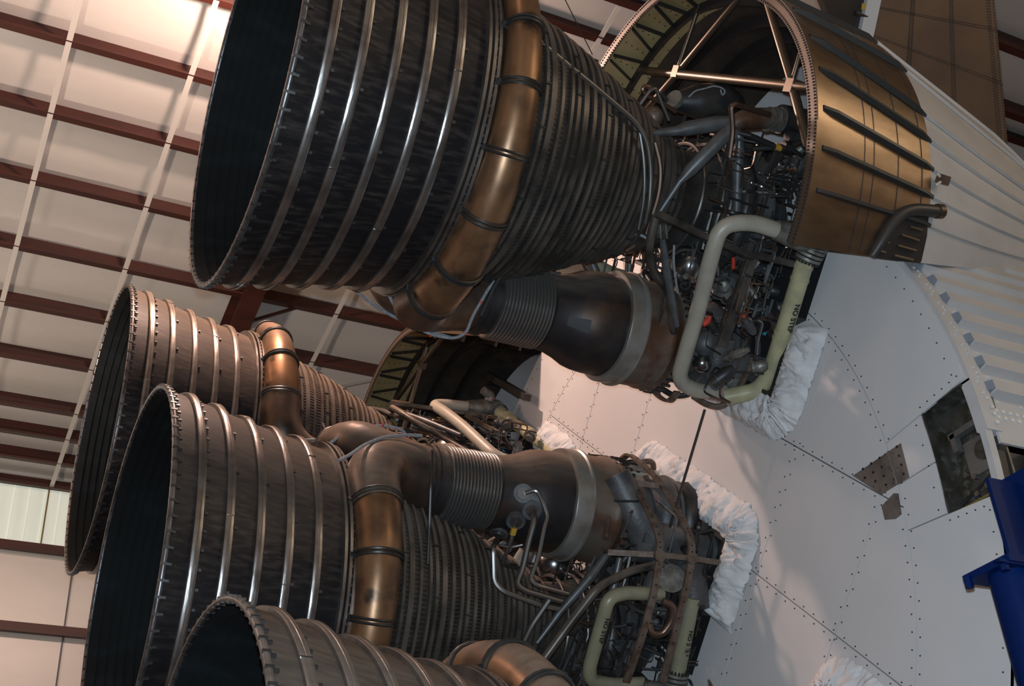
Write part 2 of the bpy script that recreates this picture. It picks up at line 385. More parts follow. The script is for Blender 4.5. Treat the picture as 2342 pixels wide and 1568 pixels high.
mb = MB(); bar(mb, (5.0, YW - 0.01, 6.1), (5.0, YW - 0.01, 7.5), 0.03, 0.02); mb.build('rusty_seam', 'bay_yellow', win, 0)
for x in (4.32, 10.4, -1.8, -7.9):
    mb = MB(); bar(mb, (x, YW - 0.03, -5.9), (x, YW - 0.03, 5.98), 0.03, 0.02); mb.build('wall_seam', 'gap_dark', wall_b, 0)

# ================================================================== base heat shield (x = 0)
shield = empty('heat_shield'); tag(shield, 'round white riveted base plate that the engines stand out from', 'heat shield')
def clip_poly(poly, a, b, c):          # keep a*y + b*z <= c
    out = []
    for i in range(len(poly)):
        p, q = poly[i], poly[(i + 1) % len(poly)]; dp, dq = a * p[0] + b * p[1] - c, a * q[0] + b * q[1] - c
        if dp <= 0: out.append(p)
        if (dp < 0 < dq) or (dq < 0 < dp):
            t = dp / (dp - dq); out.append((p[0] + (q[0] - p[0]) * t, p[1] + (q[1] - p[1]) * t))
    return out
def split(polys, a, b, c, gap=0.006):
    n = math.hypot(a, b); out = []
    for P in polys:
        for s in (1, -1):
            q = clip_poly(P, s * a, s * b, s * c - gap * n)
            if len(q) > 2: out.append(q)
    return out
RO, RI = 5.03, 4.046
def slab(poly, x0, x1):
    mb = MB(); n = len(poly)
    mb.add([(x1, p[0], p[1]) for p in poly] + [(x0, p[0], p[1]) for p in poly],
           [tuple(range(n)), tuple(range(2 * n - 1, n - 1, -1))] + [(i, i + n, (i + 1) % n + n, (i + 1) % n) for i in range(n)])
    return mb
HA = 5.75
ring_angles = [HA, 45, 90 - HA, 90 + HA, 135, 180 - HA, 180 + HA, 225, 270 - HA, 270 + HA, 315, 360 - HA, 360 + HA]
def sector(r0, r1, a0, a1, g=0.006):
    k = max(2, int(abs(a1 - a0) / 1.5)); out = []
    for i in range(k + 1):
        a = rad(a0 + (a1 - a0) * i / k); out.append((r1 * math.cos(a), r1 * math.sin(a)))
    for i in range(k, -1, -1):
        a = rad(a0 + (a1 - a0) * i / k); out.append((r0 * math.cos(a), r0 * math.sin(a)))
    return out
panels = []
for a0, a1 in zip(ring_angles[:-1], ring_angles[1:]):
    ga = math.degrees(0.006 / 4.5)
    if abs(a1 - a0 - 2 * HA) < 0.1:
        mid = (a0 + a1) / 2; rr = 4.49 if abs(mid - 360) < 0.1 else RO
        panels.append(sector(RI + 0.006, rr, a0 + ga, mid - ga)); panels.append(sector(RI + 0.006, rr, mid + ga, a1 - ga))
    else: panels.append(sector(RI + 0.006, RO, a0 + ga, a1 - ga))
inner = [[((RI - 0.006) * math.cos(rad(a)), (RI - 0.006) * math.sin(rad(a))) for a in range(0, 360, 3)]]
for a, b, c in ((1, 1, 3.84), (1, 1, -3.84), (1, -1, 3.84), (1, -1, -3.84), (1, 1, 2.01), (1, 1, -2.01), (1, -1, 2.03), (1, -1, -2.03)):
    inner = split(inner, a, b, c)
# stepped cut-outs where bare metal patches show instead of white panel
PATCH = [[(3.56, 0.315), (4.19, 0.325), (4.19, 0.006), (3.84, 0.006)], [(3.81, -0.09), (3.98, -0.045), (4.03, -0.07), (4.01, -0.25), (3.93, -0.26), (3.81, -0.215)]]
for P in panels + inner:
    slab(P, -0.012, 0.012).build('panel', 'shield_white', shield, 0)
part('backing_plate', 'gap_dark', shield, lambda mb: mb.add(*(lambda n=96: ([(-0.02, 4.48 * math.cos(2 * PI * i / n), 4.48 * math.sin(2 * PI * i / n)) for i in range(n)] + [(-0.05, 4.48 * math.cos(2 * PI * i / n), 4.48 * math.sin(2 * PI * i / n)) for i in range(n)],
      [tuple(range(n)), tuple(range(2 * n - 1, n - 1, -1))]))()), smooth=0)
for P in PATCH:
    slab(P, 0.010, 0.017).build('bare_metal_patch', 'bare_plate', shield, 0)
mb = MB(); bar(mb, (0.019, 4.046, 0.01), (0.019, 4.03, 0.32), 0.018, 0.01, (1, 0, 0)); mb.build('seam_strip', 'ring_steel', shield, 0)
def dots(name, pts, r, h, material, parent, axis=(1, 0, 0), n=6):
    mb = MB()
    for p in pts: disc_solid(mb, p, axis, r, h, n)
    return tag(mb.build(name, material, parent, 0), kind='stuff')
bolts = []
def bolt_line(p, q, step=0.155, off=0.035, both=True):
    p, q = Vector(p), Vector(q); d = (q - p); L = d.length; d.normalize(); n = Vector((-d.y, d.x))
    k = int(L / step)
    for i in range(k + 1):
        for s in ((-1, 1) if both else (1,)):
            c = p + d * (step * (i + (0.25 if s > 0 else 0.55))) + n * (off * s)
            if c.length < 5.0: bolts.append((0.013, c.x, c.y))
for s1 in (1, -1):
    bolt_line((0, 3.84 * s1), (3.84, 0)); bolt_line((0, 3.84 * s1), (-3.84, 0))
    bolt_line((-1.5, 1.5 + 2.01 * s1), (1.9 + s1 * .0, -1.9 + 2.01 * s1)); bolt_line((-1.5, -1.5 - 2.03 * s1), (1.9, 1.9 - 2.03 * s1))
bolt_line((2.0, 0.01), (3.6, -1.6)); bolt_line((2.03, 0), (3.0, 1.0))
for a in range(0, 360, 1):
    if a % 2 == 0:
        for r, o in ((RI + 0.045, 0), (RI - 0.045, 0.6)): bolts.append((0.013, r * math.cos(rad(a + o)), r * math.sin(rad(a + o))))
    if a % 2 == 1 and 6 < a < 354: bolts.append((0.013, 4.93 * math.cos(rad(a)), 4.93 * math.sin(rad(a))))
for k in range(6):
    for sgn in (1, -1):
        r = 4.52 + k * 0.09; a = rad(sgn * (HA + 0.75)); bolts.append((0.013, r * math.cos(a), r * math.sin(a)))
for k in range(5):
    a = rad(-5 + 2.5 * k); bolts.append((0.013, 4.42 * math.cos(a), 4.42 * math.sin(a)))
dots('bolt_heads', bolts, 0.0068, 0.010, 'bolt_dark', shield)
dots('patch_holes', [(0.019, 3.7 + 0.11 * i, 0.06 + 0.085 * j) for i in range(5) for j in range(4) if 3.56 + (0.315 - 0.06 - 0.085 * j) * 0.9 + 0.03 < 3.7 + 0.11 * i], 0.012, 0.006, 'hole_black', shield)
# open equipment bay at the rim
bay = empty('equipment_bay', (0, 4.75, 0)); tag(bay, 'open rectangular bay of bare metal at the rim of the white plate', 'access bay')
def bayp(name, m_, fn): o = MB(); fn(o); p = o.build(name, m_, bay, 0); p.location = (0, -4.75, 0); return p
bayp('back_wall', 'bay_metal', lambda b: box(b, (-0.20, 4.76, 0), 0.02, 0.56, 1.0))
bayp('side_wall', 'bay_metal', lambda b: box(b, (-0.1, 4.76, 0.485), 0.2, 0.56, 0.02))
bayp('side_wall', 'bay_yellow', lambda b: box(b, (-0.1, 4.76, -0.475), 0.2, 0.56, 0.02))
bayp('side_wall', 'bay_metal', lambda b: box(b, (-0.1, 4.485, 0), 0.2, 0.02, 0.97))
bayp('cover_plate', 'bare_plate', lambda b: box(b, (-0.18, 4.80, -0.04), 0.02, 0.3, 0.3))
bayp('access_port', 'bay_metal', lambda b: disc_solid(b, (-0.165, 4.84, -0.02), (1, 0, 0), 0.085, 0.012, 20))
bayp('bracket', 'bare_plate', lambda b: [box(b, (-0.14, 4.78, 0.2), 0.06, 0.4, 0.05), box(b, (-0.14, 4.62, 0.13), 0.06, 0.05, 0.16)])
for (yy, zz) in ((4.62, -0.15), (4.7, -0.2), (4.6, -0.3), (4.68, -0.34), (4.8, -0.32), (4.9, -0.28)):
    bayp('fitting', 'line_steel', lambda b: disc_solid(b, (-0.165, yy, zz), (1, 0, 0), 0.024, 0.05, 12))
bayp('conduit', 'line_dark', lambda b: tube(b, [(-0.15, 4.5, -0.36), (-0.15, 4.75, -0.3), (-0.15, 4.98, -0.2)], 0.012, 6))

# ------------------------------------------------------------------ stage skin
skin = empty('stage_skin'); tag(skin, 'white corrugated side of the rocket stage behind the base plate', 'rocket body')
def cylpatch(mb, r0, r1, a0, a1, x0, x1, n):
    vs = []; fs = []
    for i in range(n + 1):
        a = rad(a0 + (a1 - a0) * i / n)
        for r in (r0, r1):
            for x in (x0, x1): vs.append((x, r * math.cos(a), r * math.sin(a)))
    for i in range(n):
        o = i * 4; p = o + 4; fs += [(o, p, p + 1, o + 1), (o + 2, o + 3, p + 3, p + 2), (o, o + 2, p + 2, p), (o + 1, p + 1, p + 3, o + 3)]
    fs += [(0, 1, 3, 2), (n * 4, n * 4 + 2, n * 4 + 3, n * 4 + 1)]
    mb.add(vs, fs)
part('skin_sheet', 'skin_white', skin, cylpatch, 4.95, 5.045, 0.5, 180, -24, -0.02, 120)
part('skin_sheet', 'skin_black', skin, cylpatch, 4.95, 5.03, -180, -1.5, -24, -0.06, 120)
part('rim_flange', 'skin_white', skin, cylpatch, 4.98, 5.075, 0.2, 180, -0.16, -0.0, 120)
part('rim_angle', 'skin_white', skin, cylpatch, 5.0, 5.06, -178, 0.2, -0.06, 0.012, 120)
part('splice_plate', 'skin_white', skin, cylpatch, 5.04, 5.065, -0.9, 1.4, -3, -0.12, 4)
part('skin_step', 'grey_slab', skin, cylpatch, 5.05, 5.2, -4.2, -1.0, -3, -0.42, 4)
me_str = None
def stringer(mb):
    w, h, e = 0.078, 0.085, 0.16
    # hat section along -X, sloped nose with a small end block
    prof = [(-w * 1.0, 0.0), (-w * 0.72, h), (w * 0.72, h), (w * 1.0, 0.0)]
    vs = []
    for x, k in ((-0.19, 1.0), (-24.0, 1.0)):
        vs += [(x, 5.04 + q * k, p) for p, q in prof]
    mb.add(vs, [(0, 1, 5, 4), (1, 2, 6, 5), (2, 3, 7, 6), (0, 3, 2, 1), (4, 5, 6, 7)])
def endblock(mb):
    mb.add([(-0.19, 5.04, -0.05), (-0.19, 5.04, 0.05), (-0.19, 5.125, 0.042), (-0.19, 5.125, -0.042), (-0.13, 5.04, -0.05), (-0.13, 5.04, 0.05), (-0.155, 5.09, 0.04), (-0.155, 5.09, -0.04)],
           [(0, 1, 2, 3), (4, 7, 6, 5), (0, 4, 5, 1), (3, 2, 6, 7), (0, 3, 7, 4), (1, 5, 6, 2)])
s0 = MB(); stringer(s0); b0 = MB(); endblock(b0)
ang = 2.0; first = None
for k in range(64):
    a = 4.95 + 2.79 * k
    if a > 178: break
    if first is None:
        o = s0.build('stringer', 'skin_white', skin, 0); b = b0.build('end_block', 'grey_slab', o, 0); first = (o.data, b.data)
    else:
        o = link('stringer', first[0], skin); b = link('end_block', first[1], o)
    o.rotation_euler = (rad(a), 0, 0)
riv = []
mb = MB()
for k in range(64):
    a = 4.95 + 2.79 * k
    if a > 60: break
    for dx, da in ((-0.08, -0.9), (-0.1, -1.4), (-0.1, 0.9), (-0.24, -1.35), (-0.5, -1.35), (-0.8, -1.35), (-0.06, 0.3)):
        p = Vector((dx, 5.08 if dx > -0.16 else 5.05, 0)); q = Matrix.Rotation(rad(a + da), 3, 'X') @ p; disc_solid(mb, q, (0, q.y, q.z), 0.014, 0.014, 6)
for k in range(16):
    for j, da in enumerate((2.6, 1.0, 1.9)):
        q = Matrix.Rotation(rad(da), 3, 'X') @ Vector((-0.12 - 0.075 * k, 5.085 if k < 1 else 5.05, 0)); disc_solid(mb, q, (0, q.y, q.z), 0.016, 0.016, 8)
tag(mb.build('skin_rivets', 'bolt_light', skin, 0), kind='stuff')

# ================================================================== engine (built once, copied for the others)
def rc(x):        # outer radius of the tube-wall chamber
    P = [(0.5, 0.56), (0.95, 0.555), (1.15, 0.50), (1.35, 0.475), (1.55, 0.53), (1.8, 0.65), (2.1, 0.79), (2.4, 0.92), (2.7, 1.04), (3.0, 1.155), (3.3, 1.265), (3.6, 1.37), (3.95, 1.47)]
    for (a, b), (c, d) in zip(P[:-1], P[1:]):
        if x <= c: t = max(0, (x - a) / (c - a)); return b + (d - b) * t
    return P[-1][1]
XL = 5.541
BX = [(5.306, 1.775), (5.046, 1.722), (4.767, 1.656), (4.50, 1.605), (4.234, 1.558)]
def rs(x):        # nozzle extension skin radius
    P = [(3.93, 1.455), (4.234, 1.515), (4.5, 1.562), (4.767, 1.612), (5.046, 1.678), (5.306, 1.732), (XL, 1.778)]
    for (a, b), (c, d) in zip(P[:-1], P[1:]):
        if x <= c: return b + (d - b) * (x - a) / (c - a)
    return P[-1][1]
HXU = 1.37
def build_engine():
    E = empty('rocket_engine')
    # --- nozzle extension
    xs = [3.93 + (XL - 3.93) * i / 40 for i in range(41)]
    part('nozzle_extension', 'skirt', E, lathe, [(x, rs(x)) for x in xs], 160)
    prof = []
    k = 22
    for i in range(k):      # overlapping rows of shingles inside
        x1 = XL - 0.005 - (XL - 3.6) * i / k; x0 = XL - 0.005 - (XL - 3.6) * (i + 1) / k
        f = lambda x: (rs(x) if x > 3.93 else rc(x)) - 0.03
        prof += [(x1, f(x1) - 0.0), (x0 + 0.002, f(x0) - 0.012)]
    prof += [(x, rc(x) - 0.05) for x in (3.3, 2.9, 2.5, 2.1, 1.8, 1.55, 1.35, 1.15, 0.9, 0.7)] + [(0.7, 0.0)]
    part('nozzle_liner', 'liner', E, lathe, prof, 120, smooth=25)
    lip = part('nozzle_lip', 'lip_steel', E, torus, XL, 1.79, 0.026, 160, 10)
    mb = MB(); mb2 = MB()
    for i in range(88):
        a = 2 * PI * i / 88; ca, sa = math.cos(a), math.sin(a)
        M = Matrix(((1, 0, 0), (0, ca, -sa), (0, sa, ca)))
        box(mb, M @ Vector((XL - 0.042, 1.787, 0)), 0.034, 0.020, 0.02, M)
        box(mb, M @ Vector((XL - 0.002, 1.791, 0)), 0.05, 0.054, 0.022, M)
    tag(mb.build('lip_clips', 'clip_steel', lip, 0), kind='stuff')
    for bi, (x, R) in enumerate(BX):
        b = part('stiffener_band', 'band_steel', E, lathe, [(x - 0.036, R - 0.06), (x - 0.034, R - 0.004), (x - 0.028, R), (x - 0.006, R), (x - 0.003, R - 0.004), (x + 0.003, R - 0.004), (x + 0.006, R), (x + 0.028, R), (x + 0.034, R - 0.004), (x + 0.036, R - 0.06)], 160)
        mb = MB(); nc = (70, 20, 16, 18, 16)[bi]
        for i in range(nc):
            a = 2 * PI * (i + 0.3 * bi) / nc; ca, sa = math.cos(a), math.sin(a); M = Matrix(((1, 0, 0), (0, ca, -sa), (0, sa, ca)))
            c = M @ Vector((x - 0.06, rs(x - 0.06) + 0.012, 0)); box(mb, c, 0.026, 0.016, 0.022, M)
        tag(mb.build('band_clips', 'clip_steel', b, 0), kind='stuff')
        for i in range(3):
            a = 2 * PI * i / 3 + 0.9 * bi + 0.4; ca, sa = math.cos(a), math.sin(a); M = Matrix(((1, 0, 0), (0, ca, -sa), (0, sa, ca)))
            mb = MB(); box(mb, M @ Vector((x, R + 0.001, 0)), 0.07, 0.008, 0.008, M); mb.build('band_splice', 'polished', b, 0)
    # joint flanges between extension and chamber
    for x, R in ((3.98, 1.535), (3.935, 1.545), (3.89, 1.535)):
        part('joint_flange', 'band_steel', E, lathe, [(x - 0.014, R - 0.09), (x - 0.013, R), (x + 0.013, R), (x + 0.014, R - 0.09)], 160)
    mb = MB()
    for i in range(120):
        a = 2 * PI * i / 120; disc_solid(mb, (3.912, 1.525 * math.cos(a), 1.525 * math.sin(a)), (0, math.cos(a), math.sin(a)), 0.012, 0.03, 6)
    tag(mb.build('flange_bolts', 'bolt_dark', E, 0), kind='stuff')
    # --- turbine exhaust manifold
    XM, RM = 3.69, 1.53
    rf = lambda a: 0.145 + 0.085 * ((1 + math.cos(a)) / 2) ** 1.5
    man = part('exhaust_manifold', 'bronze_pipe', E, torus, XM, RM, 0.2, 150, 20, 0, 0, rf, 0.42, 2 * PI - 0.42)
    for i in range(18):
        a = 2 * PI * (i + 0.5) / 18
        if abs(math.cos(a)) > 0.9 and math.cos(a) > 0: continue
        q = rf(a); c = Vector((XM, RM * math.cos(a), RM * math.sin(a))); d = Vector((0, -math.sin(a), math.cos(a)))
        mb = MB()
        for off in (-0.018, 0.018):
            cc = c + d * off; n_ = 20; e1 = Vector((1, 0, 0)); e2 = Vector((0, math.cos(a), math.sin(a)))
            pts = [cc + (e1 * math.cos(2 * PI * j / n_) + e2 * math.sin(2 * PI * j / n_)) * (q + 0.012) for j in range(n_ + 1)]
            tube(mb, pts, 0.014, 6, 0, False)
        box(mb, c + Vector((q + 0.02, 0, 0)), 0.05, 0.05, 0.05)
        mb.build('manifold_clamp', 'line_dark', man)
    for s in (1, -1):
        pts = []
        for t in (0.56, 0.46, 0.36):
            a = s * t; pts.append((XM, RM * math.cos(a), RM * math.sin(a)))
        pts = [Vector(p) for p in pts] + [Vector((XM - 0.05, 1.51, s * 0.34)), Vector((XM - 0.20, 1.50, s * 0.17)), Vector((XM - 0.40, 1.45, s * 0.06)), Vector((3.1, 1.40, 0)), Vector((2.92, HXU, 0))]
        part('exhaust_elbow', 'elbow_steel', E, tube, pts, [0.236, 0.24, 0.25, 0.262, 0.28, 0.30, 0.325, 0.33], 28, 0.12)
    # --- tube wall chamber and its hoops
    xs = [0.55 + (3.9 - 0.55) * i / 56 for i in range(57)]; nt_ = 178; sub = 4; vs = []; fs = []; kk = nt_ * sub
    for x in xs:
        r = rc(x)
        for i in range(kk):
            a = 2 * PI * i / kk; d = 0.010 * abs(math.sin(PI * (i % sub) / sub)); vs.append((x, (r + d) * math.cos(a), (r + d) * math.sin(a)))
    for j in range(len(xs) - 1):
        for i in range(kk):
            i2 = (i + 1) % kk; fs.append((j * kk + i, j * kk + i2, (j + 1) * kk + i2, (j + 1) * kk + i))
    mb = MB(); mb.add(vs, fs); mb.build('chamber_tube_wall', 'tube_wall', E, 70)
    rnd = random.Random(3); x = 3.46; i = 0
    while x > 1.42:
        wd = rnd.choice((0.028, 0.034, 0.05)); h = rnd.choice((0.03, 0.045, 0.05)); R = rc(x)
        part('chamber_hoop', 'hoop', E, lathe, [(x - wd / 2, R - 0.005), (x - wd / 2, R + h), (x + wd / 2, R + h + 0.004), (x + wd / 2, R - 0.005)], 110)
        if i % 4 == 1:
            mb = MB()
            for j in range(16):
                a = 2 * PI * (j + rnd.random() * 0.6) / 16; ca, sa = math.cos(a), math.sin(a); M = Matrix(((1, 0, 0), (0, ca, -sa), (0, sa, ca)))
                box(mb, M @ Vector((x, R + h + 0.004, 0)), wd + 0.02, 0.016, 0.02, M)
            tag(mb.build('hoop_lugs', 'line_dark', E, 0), kind='stuff')
        x -= rnd.choice((0.075, 0.09, 0.105)); i += 1
    # throat, injector, dome
    part('fuel_manifold', 'pump_dark', E, torus, 0.80, 0.60, 0.085, 64, 12)
    part('injector_dome', 'pump_grey', E, lathe, [(0.66, 0.52), (0.66, 0.66), (0.54, 0.66), (0.54, 0.58), (0.46, 0.58), (0.40, 0.50), (0.26, 0.46), (0.16, 0.36), (0.12, 0.2), (-0.05, 0.2), (-0.05, 0)], 64)
    for xr, R in ((1.28, 0.56), (1.08, 0.60), (1.0, 0.63)):
        part('throat_ring', 'line_steel', E, torus, xr, R, 0.02, 64, 8)
    # --- heat exchanger in line with the turbine
    duct = part('exhaust_duct', 'exhaust_steel', E, lathe, [(3.02, 0.325), (3.02, 0.37), (2.985, 0.37), (2.985, 0.345), (2.965, 0.345), (2.965, 0.37), (2.93, 0.37), (2.93, 0.335), (2.86, 0.34)], 48, HXU)
    bp = []
    for i in range(15):
        x = 2.86 - 0.0355 * i
        bp += [(x, 0.322), (x - 0.006, 0.365), (x - 0.012, 0.380), (x - 0.018, 0.385), (x - 0.024, 0.380), (x - 0.030, 0.365), (x - 0.0355, 0.322)]
    part('bellows', 'bellows_steel', E, lathe, bp, 64, HXU, smooth=60)
    hx = part('heat_exchanger', 'exhaust_steel', E, lathe, [(2.33, 0.345), (2.31, 0.372), (2.2, 0.385), (2.06, 0.43), (1.95, 0.48), (1.86, 0.50), (1.75, 0.51), (1.48, 0.51)], 64, HXU)
    part('exchanger_ring', 'ring_steel', E, lathe, [(1.60, 0.50), (1.60, 0.553), (1.585, 0.56), (1.455, 0.56), (1.44, 0.578), (1.415, 0.578), (1.405, 0.52)], 64, HXU)
    part('turbine_case', 'rust_case', E, lathe, [(1.42, 0.50), (1.38, 0.54), (1.15, 0.535), (1.13, 0.55), (1.08, 0.55), (1.06, 0.53), (1.0, 0.52), (0.98, 0.545), (0.94, 0.545), (0.93, 0.5), (0.90, 0.42)], 64, HXU)
    mb = MB()
    for i in range(40):
        a = 2 * PI * i / 40; disc_solid(mb, (0.96, HXU + 0.555 * math.cos(a), 0.555 * math.sin(a)), (1, 0, 0), 0.016, 0.09, 6)
    tag(mb.build('case_bolts', 'line_dark', E, 0), kind='stuff')
    # label plate on the exchanger (+v side) and weld seams
    mb = MB(); vs = []
    for i in range(5):
        t = i / 4; a0_, a1_ = rad(92 - 8 + 16 * t), rad(92 - 8 + 16 * t)
        for x_, r_ in ((2.19, 0.389), (2.05, 0.437), (1.985, 0.467)): vs.append((x_, HXU + (r_ + 0.004) * math.cos(a0_ + (0.07 if x_ > 2.1 else 0) * (0.5 - t)), (r_ + 0.004) * math.sin(a0_)))
    mb.add(vs, [(3 * i + j_, 3 * i + j_ + 1, 3 * i + j_ + 4, 3 * i + j_ + 3) for i in range(4) for j_ in range(2)])
    mb.build('rating_plate', 'plate_dim', hx, 60)
    # instrument ports (-v side)
    def hxp(x, deg, r): a = rad(deg); return Vector((x, HXU + r * math.cos(a), r * math.sin(a)))
    def hxr(x): return 0.385 if x > 2.2 else (0.385 + (2.2 - x) * 0.36 if x > 1.86 else 0.51)
    def hx_under(px, py):      # point of the exchanger shell under a pixel of the middle engine
        best = None
        for i_ in range(160):
            q = LC(px, py, -0.6 + 0.6 * i_ / 160); e = abs(math.hypot(q.y - HXU, q.z) - hxr(q.x))
            if best is None or e < best[0] - 1e-6: best = (e, q)
            if e < 0.006: break
        q = best[1]; return (q.x, math.degrees(math.atan2(q.z, q.y - HXU)), hxr(q.x))
    ports = [hx_under(*q) for q in ((1196, 1128), (1216, 1166), (1180, 1190), (1142, 1218))]
    for (x, dg, r) in ports:
        n_ = Vector((0.25, math.cos(rad(dg)), math.sin(rad(dg)))); p = hxp(x, dg, r)
        o = part('port_boss', 'pump_grey', E, disc_solid, p - n_.normalized() * 0.03, n_, 0.095, 0.10, 24)
        part('port_flange', 'polished' if (x, dg, r) == ports[1] else 'line_steel', o, disc_solid, p + n_.normalized() * 0.03, n_, 0.058, 0.02, 20)
    def pipe(pts, r, m_='line_steel', name='tubing', f=0.06, n=8, parent=None):
        return part(name, m_, parent or E, tube, pts, r, n, f)
    pb = [hxp(x, d, r + 0.04) for x, d, r in ports]
    pipe([pb[0], LC(1228, 1118, -0.42), LC(1243, 1150, -0.52), LC(1253, 1180, -0.58), LC(1246, 1200, -0.62), LC(1232, 1270, -0.72), LC(1213, 1325, -0.8), LC(1228, 1338, -0.85), LC(1300, 1358, -0.9)], 0.022)
    pipe([pb[1], LC(1222, 1190, -0.6), LC(1208, 1240, -0.66), LC(1195, 1300, -0.74), LC(1181, 1335, -0.8), LC(1200, 1350, -0.85), LC(1285, 1375, -0.92)], 0.03)
    pipe([pb[2], LC(1176, 1205, -0.6), LC(1168, 1240, -0.62), LC(1148, 1290, -0.6), LC(1190, 1300, -0.4)], 0.02)
    pipe([pb[3], LC(1128, 1250, -0.62), LC(1130, 1330, -0.74), LC(1150, 1352, -0.8), LC(1240, 1385, -0.9), LC(1290, 1395, -0.95)], 0.026)
    pipe([LC(1140, 1245, -0.6), LC(1165, 1252, -0.6), LC(1195, 1245, -0.62)], 0.014)
    part('label_tag', 'yellow_mark', E, box, LC(1174, 1215, -0.64), 0.05, 0.07, 0.03)
    # --- turbopump
    part('pump_body', 'pump_grey', E, lathe, [(0.92, 0.0), (0.92, 0.40), (0.86, 0.44), (0.78, 0.40), (0.72, 0.33), (0.60, 0.33), (0.58, 0.42), (0.54, 0.42), (0.52, 0.35), (0.36, 0.36), (0.34, 0.46), (0.30, 0.46), (0.28, 0.36), (0.05, 0.34), (0.03, 0.42), (0.0, 0.42), (-0.02, 0.3), (-0.3, 0.28)], 48, HXU)
    part('pump_volute', 'pump_grey', E, torus, 0.46, 0.36, 0.13, 48, 14, HXU, 0, lambda a: 0.10 + 0.05 * ((a / (2 * PI))))
    part('pump_volute', 'pump_dark', E, torus, 0.16, 0.34, 0.12, 48, 14, HXU, 0, lambda a: 0.09 + 0.05 * ((a / (2 * PI))))
    part('oxidiser_elbow', 'pump_grey', E, tube, [LC(1408, 1085, -0.30), LC(1425, 1120, -0.38), LC(1455, 1180, -0.5), LC(1485, 1235, -0.56)], [0.15, 0.15, 0.17, 0.2], 20, 0.1)
    part('oxidiser_duct', 'pump_grey', E, tube, [LC(1450, 1235, -0.55), LC(1520, 1245, -0.55), LC(1600, 1256, -0.55), LC(1655, 1265, -0.55)], [0.215, 0.21, 0.2, 0.19], 24, 0)
    for q in (1545, 1600, 1615, 1632):
        part('duct_flange', 'line_steel' if q > 1560 else 'pump_grey', E, disc_solid, LC(q, 1238 + (q - 1450) * 0.145, -0.55), (1, 0, 0), 0.225, 0.025, 28)
    part('fuel_stub', 'pump_grey', E, tube, [LC(1520, 1300, -0.75), LC(1500, 1340, -0.9), LC(1490, 1375, -0.95)], 0.13, 18, 0.08)
    part('fuel_stub', 'pump_grey', E, tube, [LC(1580, 1300, -0.8), LC(1585, 1350, -0.95), LC(1588, 1390, -1.05)], 0.15, 18, 0.08)
    part('stub_flange', 'valve_alloy', E, disc_solid, LC(1535, 1322, -0.98), (0.3, 0.5, -0.8), 0.14, 0.03, 24)
    part('name_plate', 'bare_plate', E, box, LC(1474, 1252, -0.80), 0.16, 0.10, 0.01)
    # high pressure fuel ducts, long pair (+v) and short pair (-v)
    pth1 = [LA(1775, 526, 1.10), LA(1719, 507, 1.08), LA(1648, 514, 1.04), LA(1623, 600, 0.97), LA(1598, 705, 0.82), LA(1568, 805, 0.64), LA(1550, 868, 0.52), LA(1588, 893, 0.46), LA(1655, 896, 0.42)]
    d1 = part('fuel_duct', 'duct_grey', E, tube, pth1, 0.078, 20, 0.2)
    pth2 = [LA(1842, 596, 1.10), LA(1764, 850, 0.76), LA(1736, 893, 0.68), LA(1660, 908, 0.5)]
    d2 = part('fuel_duct', 'duct_olive', E, tube, pth2, 0.087, 24, 0.3)
    pth3 = [LC(1512, 1358, -1.04), LC(1428, 1355, -1.10), LC(1392, 1366, -1.14), LC(1347, 1530, -1.14), LC(1352, 1556, -1.12), LC(1400, 1566, -1.08), LC(1470, 1562, -1.05)]
    d3 = part('fuel_duct', 'duct_drab', E, tube, pth3, 0.068, 20, 0.2)
    pth4 = [LC(1584, 1366, -1.08), LC(1548, 1545, -1.16)]
    d4 = part('fuel_duct', 'duct_drab', E, tube, pth4, 0.077, 24, 0.2)
    for t in (0.05, 0.16, 0.64, 0.69):
        part('duct_band', 'duct_olive', d2, disc_solid, pth2[0].lerp(pth2[1], t), pth2[1] - pth2[0], 0.093, 0.018, 28)
    for t in (0.6, 0.68, 0.76, 0.88): part('duct_band', 'duct_drab', d4, disc_solid, pth4[0].lerp(pth4[1], t), pth4[1] - pth4[0], 0.081, 0.012, 28)
    # stencilled lettering on the ducts
    def stencil(parent, a, b, r, facing, size, t0, flip=1):
        cu = bpy.data.curves.new('lettering', 'FONT'); cu.body = 'NO STEP'; cu.size = size; cu.align_x = 'CENTER'; cu.align_y = 'CENTER'; cu.resolution_u = 3; cu.offset = size * 0.035
        to = bpy.data.objects.new('lettering', cu); COL.objects.link(to)
        dg = bpy.context.evaluated_depsgraph_get(); me = bpy.data.meshes.new_from_object(to.evaluated_get(dg))
        bpy.data.objects.remove(to)
        d = (b - a).normalized(); c = a.lerp(b, t0); n = Vector(facing); n = (n - d * n.dot(d)).normalized(); s = d.cross(n) * flip
        bm = bmesh.new(); bm.from_mesh(me); bmesh.ops.triangulate(bm, faces=bm.faces); bmesh.ops.subdivide_edges(bm, edges=bm.edges, cuts=1)
        for v in bm.verts:
            ang_ = v.co.y / r; v.co = c + d * v.co.x + (n * math.cos(ang_) + s * math.sin(ang_)) * (r + 0.003)
        bm.to_mesh(me); bm.free(); me.materials.clear(); me.materials.append(MATS['stencil_black']); link('stencil_lettering', me, parent)
    vA = Vector((0, 0, 1)); xdir = Vector((-1, 0, 0))
    stencil(d2, pth2[0], pth2[1], 0.087, (0.0, 0, 1.0), 0.078, 0.47, -1)
    stencil(d3, pth3[2], pth3[3], 0.068, (-0.10, 0.34, -0.93), 0.066, 0.42, -1)
    stencil(d4, pth4[0], pth4[1], 0.077, (-0.10, 0.34, -0.93), 0.066, 0.55, -1)
